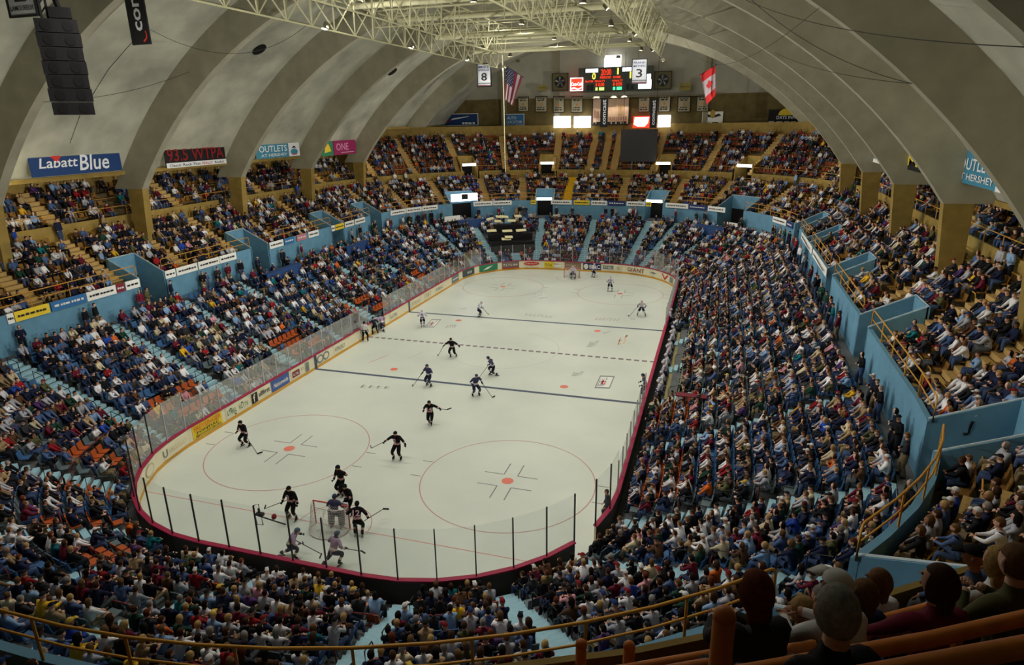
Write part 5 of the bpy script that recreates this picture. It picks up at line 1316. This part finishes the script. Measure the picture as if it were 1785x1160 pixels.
sign_px('advert_banner', 'blue green outlet store banner behind the nearest right rib', 'sign', (1664, 315), (1760, 339), (1664, 259), 0, 28.9, teal_b,
        [R_(.78, .0, 1, .98, pw), T_('OUTLETS', .06, .42, .68, .36, pw), T_('AT HERSHEY', .04, .12, .7, .2, pw)])
sign_px('advert_banner', 'black banner with a yellow letter M behind the right ribs', 'sign', (1573, 293), (1603, 300), (1573, 262), 0, 28.9, blk_b, [T_('M', .25, .25, .6, .6, ad_yel), R_(0, 0, .15, 1, ad_maroon)])
sign_px('advert_banner', 'small white banner partly hidden behind the third right rib', 'sign', (1513, 280), (1534, 287), (1513, 261), 0, 28.9, white, [R_(.2, .35, .7, .7, ad_grey)])

YW = YF-.35
sign_px('advert_board', 'blue board with a white jet picture low on far wall', 'sign', (758, 220), (834, 220), (758, 199), 1, YW, navy_b, [('poly', [(.36, .45), (.75, .7), (.8, .78), (.42, .62)], pw), ('poly', [(.1, .2), (.3, .3), (.4, .5), (.2, .5)], ad_maroon)]+bars(.64, .12, .3, .18, 4, pw, 1), frame=pw)
sign_px('advert_board', 'blue board reading AUTO LOCATOR in a pale frame on far wall', 'sign', (880, 219), (914, 219), (880, 199), 1, YW, M('sign_blue', (50, 110, 164), .6), [T_('AUTO', .12, .52, .48, .26, pw), T_('LOCATOR', .1, .16, .8, .26, pw)], frame=pw)
sign_px('advert_board', 'white board with black and gold emblem right of the scoreboard', 'sign', (1223, 219), (1259, 219), (1223, 195), 1, YW, white, [('poly', [(.08, .7), (.5, .55), (.92, .7), (.8, .85), (.5, .7), (.2, .85)], pbk), ('poly', [(.4, .6), (.6, .6), (.62, 1.0), (.5, 1.15), (.38, 1.0)], M('print_gold', (176, 140, 50), .6)), R_(.25, .08, .42, .22, ad_grey), R_(.5, .06, .78, .24, pbk)])
sign_px('advert_board', 'black board reading DAYS INN with a yellow sun at far right', 'sign', (1338, 217), (1404, 217), (1338, 191), 1, YW-.6, blk_b, [('disc', .45, .62, .19, .42, ad_yel), R_(0, 0, 1, .6, blk_b), T_('DAYS INN', .22, .34, .5, .22, pw)]+bars(.02, .06, .92, .16, 5, pw, 2))
bn = M('banner_cream', (176, 168, 138), .8)
for k, (x0, x1, y0, y1) in enumerate(((903, 922, 169, 195), (933, 954, 168, 196), (964, 984, 168, 197), (995, 1016, 168, 197), (1112, 1132, 168, 196), (1147, 1168, 167, 196), (1180, 1203, 168, 196), (1213, 1235, 167, 195))):
    sign_px('title_banner', 'small cream title banner on the far wall, %s from the left' % ordn[k], 'banner', (x0, y1), (x1, y1), (x0, y0), 1, YW, bn,
            [R_(.04, .93, .96, .97, pbk)]+bars(.15, .84, .7, .06, 3, pbk, k)+bars(.2, .72, .6, .08, 2, pbk, k+3)+[('disc', .5, .5, .08, .07, ad_orange)]+bars(.2, .28, .6, .06, 3, pbk, k+5)+bars(.15, .14, .7, .08, 3, pbk, k+9), frame=M('banner_edge', (50, 44, 36), .8), group='title banners on the far wall')
for k, (x0, x1, y0, y1) in enumerate(((937, 953, 149, 158), (1184, 1204, 145, 158))):
    sign_px('notice_board', 'small ochre notice on the ledge %s the scoreboard' % ('left of' if k == 0 else 'right of'), 'sign', (x0, y1), (x1, y1), (x0, y0), 1, YW-1.0, M('sign_ochre', (150, 136, 70), .7), [R_(.1, .45, .9, .55, ochre_dk)])
# lit panels
litw = M('lit_white', (250, 250, 255), emit=3.2); litr = M('lit_red', (240, 60, 36), emit=1.6); digr = M('digit_red', (236, 56, 24), emit=1.5); digy = M('digit_yellow', (240, 224, 90), emit=1.6); digg = M('digit_green', (80, 220, 150), emit=1.6); digl = M('digit_lime', (190, 224, 120), emit=1.5)
def lit(x0, x1, y0, y1, label, m, items=(), y=YW-.9):
    sign_px('lit_advert_panel', label, 'lit sign', (x0, y1), (x1, y1), (x0, y0), 1, y, m, list(items), thick=.3)
lit(965, 994, 203, 223, 'white lit advertising panel under the banners, leftmost', litw, [R_(0, .1, .35, .14, ad_grey)])
lit(1000, 1029, 203, 223, 'white lit advertising panel under the banners, second from left', litw, [R_(.2, 0, .23, 1, M('print_mauve', (190, 130, 190), .6))])
lit(1103, 1132, 203, 223, 'red edged lit advertising panel below the scoreboard', litr, [('poly', [(.05, .3), (.1, .92), (.95, .92), (.9, .4), (.7, .1), (.3, .1)], litw)])
lit(1146, 1168, 201, 222, 'white lit advertising panel under the banners, rightmost', litw)
lit(1053, 1082, 97, 118, 'white lit panel standing on top of the scoreboard', litw)
# scoreboard
sb_m = M('scoreboard_case', (62, 70, 60), .6)
t = sign_px('scoreboard', 'dark green scoreboard with red and yellow digits on the far wall', 'scoreboard', (1008, 160), (1136, 160), (1008, 119), 1, YW-1.0, sb_m,
 [R_(.1, .8, .27, .95, litw), R_(.6, .8, .72, .95, litw), R_(.82, .05, .99, .42, litw), R_(.84, .1, .98, .65, litw), T_('0', .19, .5, .05, .28, digy), T_('1', .53, .68, .02, .27, digy), T_('1', .7, .5, .02, .28, digy),
  T_('20:00', .31, .66, .14, .26, digr), T_('PERIOD', .3, .52, .15, .1, digr), T_('HOME', .48, .52, .1, .1, digr), T_('PLAYER', .1, .38, .11, .08, digr), T_('PENALTY', .23, .38, .14, .08, digr), T_('PENALTY', .47, .38, .14, .08, digr), T_('8 0:00', .24, .2, .12, .15, digr), T_('8 0:00', .48, .2, .12, .15, digr),
  R_(.24, .03, .27, .16, digl), R_(.29, .03, .36, .16, digl), R_(.48, .03, .51, .16, digg), R_(.53, .03, .6, .16, digg), R_(.12, .03, .16, .28, blk_b), R_(.17, .03, .21, .28, blk_b), R_(.66, .03, .7, .28, blk_b), R_(.72, .03, .76, .28, blk_b)], thick=.6)
sign_px('soft_drink_sign', 'square red lit soft drink sign left of the scoreboard', 'lit sign', (994, 159), (1016, 159), (994, 136), 1, YW-1.3, litr, [T_('Coca-Cola', .06, .4, .88, .26, litw, .1), ('poly', [(.05, .2), (.3, .3), (.6, .16), (.95, .3), (.95, .24), (.6, .08), (.3, .18), (.05, .1)], litw)], frame=litw, thick=.3)
for k, (x, y) in enumerate(((976, 143), (1155, 140))):
    c = px(x, y, 1, YW-.6); t = thing('wall_fan', 'square framed ventilation fan on the far wall, %s of the scoreboard' % ('left' if k == 0 else 'right'), 'fan', c)
    mb = MB(); e = 1.25
    for a0, a1, b0, b1 in ((-e, e, e-.12, e), (-e, e, -e, -e+.12), (-e, -e+.12, -e, e), (e-.12, e, -e, e)): mb.box(c[0]+a0, c[0]+a1, c[1]-.1, c[1]+.1, c[2]+b0, c[2]+b1)
    mb.build('frame', M('fan_frame', (70, 64, 42), .7), t)
    mb = MB(); mb.box(c[0]-e, c[0]+e, c[1]+.12, c[1]+.2, c[2]-e, c[2]+e); mb.build('back_plate', M('fan_plate', (104, 98, 66), .8), t)
    mb = MB(); mb.disc(c+np.array((0, -.02+.1, 0)), (.85, 0, 0), (0, 0, .85)); mb.build('duct_opening', black, t)
    for q in range(5):
        a = 2*PI*q/5+.4; mb = MB(); r_ = np.array((math.cos(a), 0, math.sin(a))); p_ = np.array((-r_[2], 0, r_[0])); cc = c+np.array((0, .0, 0))
        mb.add([cc+r_*.1, cc+r_*.7-p_*.2, cc+r_*.75+p_*.08+np.array((0, -.06, 0)), cc+r_*.15+p_*.1], [(0, 1, 2, 3)]); mb.build('blade', M('fan_blade', (150, 146, 140), .5) if q == 2 else grey_steel, t)
# lit mural
lit_m = M('mural_paper', (222, 190, 160), .8, .12, 1.2)
sign_px('mural_board', 'large pale pink lit mural board behind the vertical banner', 'mural', (1031, 219), (1097, 219), (1031, 168), 1, YW, lit_m, bars(.05, .9, .9, .06, 6, pbk, 3)+bars(.05, .03, .9, .1, 8, pbk, 4)+bars(.06, .25, .35, .3, 5, M('mural_brown', (170, 130, 110), .8), 5)+bars(.45, .18, .5, .12, 9, M('mural_brown', (170, 130, 110), .8), 6)+[T_('SSSS', .7, .3, .12, .4, M('mural_gold', (190, 150, 90), .8))], frame=M('banner_edge', (50, 44, 36), .8))
for x, y in ((1040, 172), (1070, 172), (1088, 172)):
    p = px(x, y, 1, YW-.8); l = D.lights.new('mural_light', 'SPOT'); l.energy = 260; l.spot_size = 1.5; l.color = (1, .9, .78); l.shadow_soft_size = .05
    o = D.objects.new('mural_light', l); COL.objects.link(o); o.location = p+np.array((0, -.5, .6)); o.rotation_euler = (.5, 0, 0)
# vertical banners with sideways lettering
def vbanner(bl, br, tl, y, word, label, crescent=False):
    a, b, c = px(*bl, 1, y), px(*br, 1, y), px(*tl, 1, y); ww = b[0]-a[0]; hh = c[2]-a[2]
    t = thing('vertical_banner', label, 'banner', a)
    mb = MB(); mb.obox((a[0]+ww/2, y, a[2]+hh/2), (ww/2, 0, 0), (0, .04, 0), (0, 0, hh/2)); mb.build('cloth', blk_b, t)
    V, F = text_mesh(word, .02); mb = MB(); x0 = .1 if not crescent else .14
    mb.add([(a[0]+ww*(.74-.46*v[1]), y-.06, a[2]+hh*(x0+v[0]*(.96-x0))) for v in V], F); mb.build('lettering', pw, t)
    if crescent:
        mb = MB(); mb.add([(a[0]+ww*(.62+.28*math.cos(q)*(1 if i == 0 else .8)), y-.06, a[2]+hh*.1+ww*.3*math.sin(q)*(1 if i == 0 else .7)) for i in (0, 1) for q in np.linspace(-1.4, .6, 8)], [(k, k+1, k+9, k+8) for k in range(7)]); mb.build('crescent', ad_red, t)
    mb = MB(); mb.bar((a[0]-.1, y, c[2]), (b[0]+.1, y, c[2]), .05); mb.build('top_bar', black, t)
vbanner((1046, 222), (1059, 222), (1046, 172), 78, 'comcast', 'black vertical banner with white sideways lettering over the pink mural')
vbanner((1132, 223), (1144, 223), (1132, 173), 78, 'comcast', 'black vertical banner with white sideways lettering right of the mural')
vbanner((232, 79), (264, 77), (204, -95), 12, 'comcast', 'black vertical banner with white sideways lettering hanging upper left', True)
def number_banner(bl, br, tl, y, rows, num, label, frm=black):
    fb = M('banner_white', (206, 208, 214), .8)
    its = [T_(r, .12, .8-.13*k, .76, .09, ad_navy) for k, r in enumerate(rows)]
    if num: its.append(T_(num, .3, .26, .4, .34, pbk))
    its += [R_(.04, .05, .96, .08, ad_maroon), R_(.04, .12, .96, .17, ad_grey)]
    sign_px('number_banner', label, 'banner', bl, br, tl, 1, y, fb, its, frame=frm, thick=.05)
number_banner((832, 152), (857, 152), (832, 111), 64, ['MIKE', 'NYKOLUK'], '8', 'white retired number 8 banner hanging left of the flag')
number_banner((1100, 147), (1127, 147), (1100, 103), 64, ['FRANK', 'MATHERS'], '3', 'white retired number 3 banner hanging before the scoreboard')
fb = M('banner_white', (206, 208, 214), .8)
sign_px('number_banner', 'white banner with a black edge cut by top left corner', 'banner', (18, 32), (68, 27), (12, -60), 1, 8, fb, [T_('LAMOUREUX', .1, .13, .8, .1, pbk), R_(.3, .3, .7, .8, pbk)], frame=black, thick=.05)
for nm_, (a, b, y) in {'3': ((1113, 103), (1113, 60), 64), '8': ((845, 111), (845, 80), 64)}.items():
    cable([px(*a, 1, y), px(*b, 1, y)], 'thin wire above the banner numbered %s' % ('three' if nm_ == '3' else 'eight'), .015)
# flags
def flag(A, Bc, Cc, Dc, y, colour, mats, label, extra=None):
    A, Bc, Cc, Dc = (px(*q, 1, y) for q in (A, Bc, Cc, Dc)); t = thing('flag', label, 'flag', A); ns, nt_ = 14, 20; mb = MB()
    def P(s, q): p = (A*(1-s)+Bc*s)*(1-q)+(Dc*(1-s)+Cc*s)*q; return p+np.array((0, .18*math.sin(s*9+q*2), 0))
    mb.add([P(i/ns, j/nt_) for j in range(nt_+1) for i in range(ns+1)], [])
    for j in range(nt_):
        for i in range(ns): mb.f.append((j*(ns+1)+i, j*(ns+1)+i+1, (j+1)*(ns+1)+i+1, (j+1)*(ns+1)+i)); mb.m.append(colour((i+.5)/ns, (j+.5)/nt_))
    mb.build('cloth', mats, t, True)
    if extra: extra(P, t)
    mb = MB(); mb.bar(A+(A-Bc)*.1, Bc+(Bc-A)*.1, .04); mb.build('pole', black, t)
fl_r, fl_w, fl_b = M('flag_red', (92, 28, 38), .8), M('flag_white', (160, 146, 150), .8), M('flag_blue', (30, 36, 58), .8)
def stars(P, t):
    mb = MB()
    for j in range(8):
        for i in range(4):
            p = P(.06+.14*i+(.07 if j % 2 else 0), .04+.06*j)+np.array((0, -.05, 0)); mb.disc(p, (.05, 0, 0), (0, 0, .05), n=5)
    tag(mb.build('stars', fl_w, t), kind='stuff')
flag((881, 114), (911, 134), (894, 185), (879, 172), 66, lambda s, q: 2 if (s < .55 and q < .5) else int(s*7) % 2, [fl_r, fl_w, fl_b], 'stars and stripes flag hanging left of the scoreboard', stars)
def leafx(P, t):
    mb = MB(); pts = leaf(.5, .5, .3, .16, None)[1]; mb.add([P(a, 1-b)+np.array((0, -.06, 0)) for a, b in pts], [tuple(range(len(pts)))]); mb.build('maple_leaf', M('leaf_red', (176, 34, 34), .8), t)
flag((1221, 130), (1247, 114), (1247, 166), (1232, 183), 66, lambda s, q: 0 if q < .23 or q > .77 else 1, [M('leaf_red', (176, 34, 34), .8), fl_w], 'red and white maple leaf flag hanging right of the scoreboard', leafx)
# dark curtain panel hung in front of the top tier
a, b, c = px(1081, 282, 1, 79), px(1144, 282, 1, 79), px(1081, 226, 1, 79)
t = thing('hanging_screen', 'large dark grey screen hanging in front of the far top tier', 'screen', a)
mb = MB(); mb.obox(((a[0]+b[0])/2, 79, (a[2]+c[2])/2), ((b[0]-a[0])/2, 0, 0), (0, .15, 0), (0, 0, (c[2]-a[2])/2)); mb.build('panel', M('screen_grey', (58, 56, 56), .8, .1, 5), t)
mb = MB()
for xx in (a[0]+.3, b[0]-.3): mb.bar((xx, 79, c[2]), (xx, 79, 27), .03)
mb.build('hanger_wires', black, t)

# ---------------------------------------------------------------- advertising strip on the blue wall
def wall_pts():
    return [(0, 549), (20, 545), (84, 529), (148, 511), (247, 486), (282, 474), (418, 440), (459, 424), (561, 400), (700, 369), (781, 359), (844, 352), (928, 350), (1029, 351), (1120, 354), (1187, 358), (1254, 364), (1373, 395), (1432, 474), (1489, 551), (1494, 578), (1572, 713)]
def vw(u):
    p = wall_pts()
    for (a, b), (c, d) in zip(p[:-1], p[1:]):
        if a <= u <= c: return b+(d-b)*(u-a)/(c-a)
    return p[-1][1]
wn = {}
def wad(u0, u1, m, nm, items=None, seed=0):
    a, b = px(u0, vw(u0), 2, 7.45), px(u1, vw(u1), 2, 7.45); ua, ub = peri(a[0], a[1]), peri(b[0], b[1])
    O, E_ = at(ua, 11.5), at(ub, 11.5); X = E_-O; ww = np.linalg.norm(X); X /= ww; O[2] = 6.85
    w_ = whereabouts((ua+ub)/2); wn[nm, w_] = wn.get((nm, w_), 0)+1
    sign('wall_advert', '%s advertising board on the blue wall, %s, %s such from its left' % (nm, w_, ordn[wn[nm, w_]-1]), 'sign', O, X, (0, 0, 1), ww, .62, m,
         items if items is not None else bars(.08, .4, .84, .24, max(3, int(ww*3.2)), pbk if m in (white, ad_yel) else pw, seed), thick=.05, group='advertising strip on the blue wall')
for k, (a, b, m, nm) in enumerate(((2, 17, white, 'white'), (19, 84, ad_yel, 'yellow'), (87, 147, M('sign_blue', (50, 110, 164), .6), 'blue'), (148, 202, white, 'white'), (203, 218, ad_maroon, 'maroon'), (220, 246, white, 'white'), (284, 303, white, 'white'), (305, 344, white, 'white'), (346, 385, white, 'white'), (386, 417, white, 'white'),
        (461, 488, white, 'white'), (490, 509, M('sign_blue', (50, 110, 164), .6), 'blue'), (515, 534, M('sign_pinkish', (186, 120, 128), .6), 'pink'), (538, 558, white, 'white'), (585, 592, white, 'white'), (593, 611, ad_yel, 'yellow'), (613, 632, white, 'white'), (634, 655, white, 'white'),
        (698, 726, white, 'white'), (727, 752, white, 'white'), (753, 776, white, 'white'), (829, 860, white, 'white'), (861, 893, white, 'white'), (925, 934, ad_yel, 'yellow'), (959, 994, white, 'white'), (998, 1026, ad_yel, 'yellow'), (1029, 1056, white, 'white'), (1058, 1088, ad_navy, 'navy'), (1090, 1120, white, 'white'), (1122, 1130, ad_yel, 'yellow'),
        (1153, 1190, white, 'white'), (1191, 1220, ad_navy, 'navy'), (1222, 1253, white, 'white'), (1310, 1334, white, 'white'), (1336, 1352, ad_navy, 'navy'), (1380, 1400, white, 'white'), (1402, 1428, white, 'white'))):
    wad(a, b, m, nm, seed=k)
# lit awning above the wide far left passage, white table boards near by
u = uA(132); n = nrm(u); t_ = np.array((-n[1], n[0], 0)); c = at(u, 11.7, 8.15); t = thing('lit_awning', 'bright white lit awning above the wide passage at far left', 'lit sign', c)
mb = MB(); mb.obox(c, t_*1.9, n*.15, (0, 0, .5)); mb.build('light_box', litw, t); mb = MB(); mb.obox(c-n*.2+np.array((0, 0, .1)), t_*.45, n*.04, (0, 0, .35)); mb.build('dark_sign', black, t)
for (q, wv, off_, lab) in ((uA(139.5), 1.2, 10.2, 'far left'), (uA(43), .9, 10.6, 'far right')):
    n = nrm(q); t_ = np.array((-n[1], n[0], 0)); c = at(q, off_, 5.6); mb = MB(); mb.obox(c, t_*wv, n*.05, (0, 0, .35)); tag(mb.build('white_board', white), 'small white board in front of the press table, %s' % lab, 'sign')
# press boxes: dark blue tables in the lower tier
for q, wv, lab in ((uL(31.4), 2.6, 'left stand'), (uL(44.8), 2.4, 'left stand further along'), (uA(131.5), 2.2, 'far left corner'), (uA(50), 2.2, 'far right corner')):
    n = nrm(q); t_ = np.array((-n[1], n[0], 0)); t = thing('press_table', 'dark blue fronted press table below the passage, %s' % lab, 'table', at(q, 9.6, 4.4), 0, 'press tables')
    mb = MB(); mb.obox(at(q, 9.2, 4.75), t_*wv, n*.04, (0, 0, .6)); mb.build('front_panel', blue_dk, t)
    mb = MB(); mb.obox(at(q, 9.45, 5.36), t_*wv, n*.3, (0, 0, .03)); mb.build('table_top', blue_dk, t)
# pep band platform at the far left of the far end
q = BAND_U; n = nrm(q); t_ = np.array((-n[1], n[0], 0)); t = thing('band_platform', 'black draped band platform with cream topped stands in far stand', 'platform', at(q, 6, 2))
for k, (s, z, wv) in enumerate(((4.2, 1.6, 2.9), (6.0, 2.4, 2.9), (8.0, 3.3, 2.0))):
    mb = MB(); c = at(q, s, z+.6); mb.obox(c, t_*wv, n*.8, (0, 0, .75)); mb.build('riser', black, t)
rr = random.Random(3); cream = M('cream_panel', (224, 216, 168), .5)
for k in range(11):
    c = at(q, rr.choice((3.6, 5.4, 7.4, 8.4)), 0)+t_*rr.uniform(-2.6, 2.6); s_ = (c-at(q, 0))@n; c[2] = 3.1+(s_-3)*.42+rr.uniform(0, .3)
    mb = MB(); mb.obox(c, t_*rr.uniform(.35, .7)+np.array((0, 0, rr.uniform(-.1, .1))), n*.25+np.array((0, 0, .1)), (0, 0, .03)); mb.build('stand_top', cream, t)
    mb = MB(); mb.bar(c-np.array((0, 0, .6)), c, .03); mb.build('stand_leg', black, t)
# towers of glass panels etc. behind near right corner: gangway
mb = MB(); P = [px(1205, 855, 2, .6), px(1240, 862, 2, .6), px(1196, 915, 2, .6), px(1178, 905, 2, .6)]; mb.add(P+[p-np.array((0, 0, .6)) for p in P], [(0, 1, 2, 3), (0, 4, 5, 1), (1, 5, 6, 2), (2, 6, 7, 3), (3, 7, 4, 0)]); tag(mb.build('gangway', M('pale_green_deck', (150, 156, 130), .7)), 'pale green gangway deck among the near right rows', 'platform')

for o in list(TMP.collection.objects): D.objects.remove(o)
D.scenes.remove(TMP)
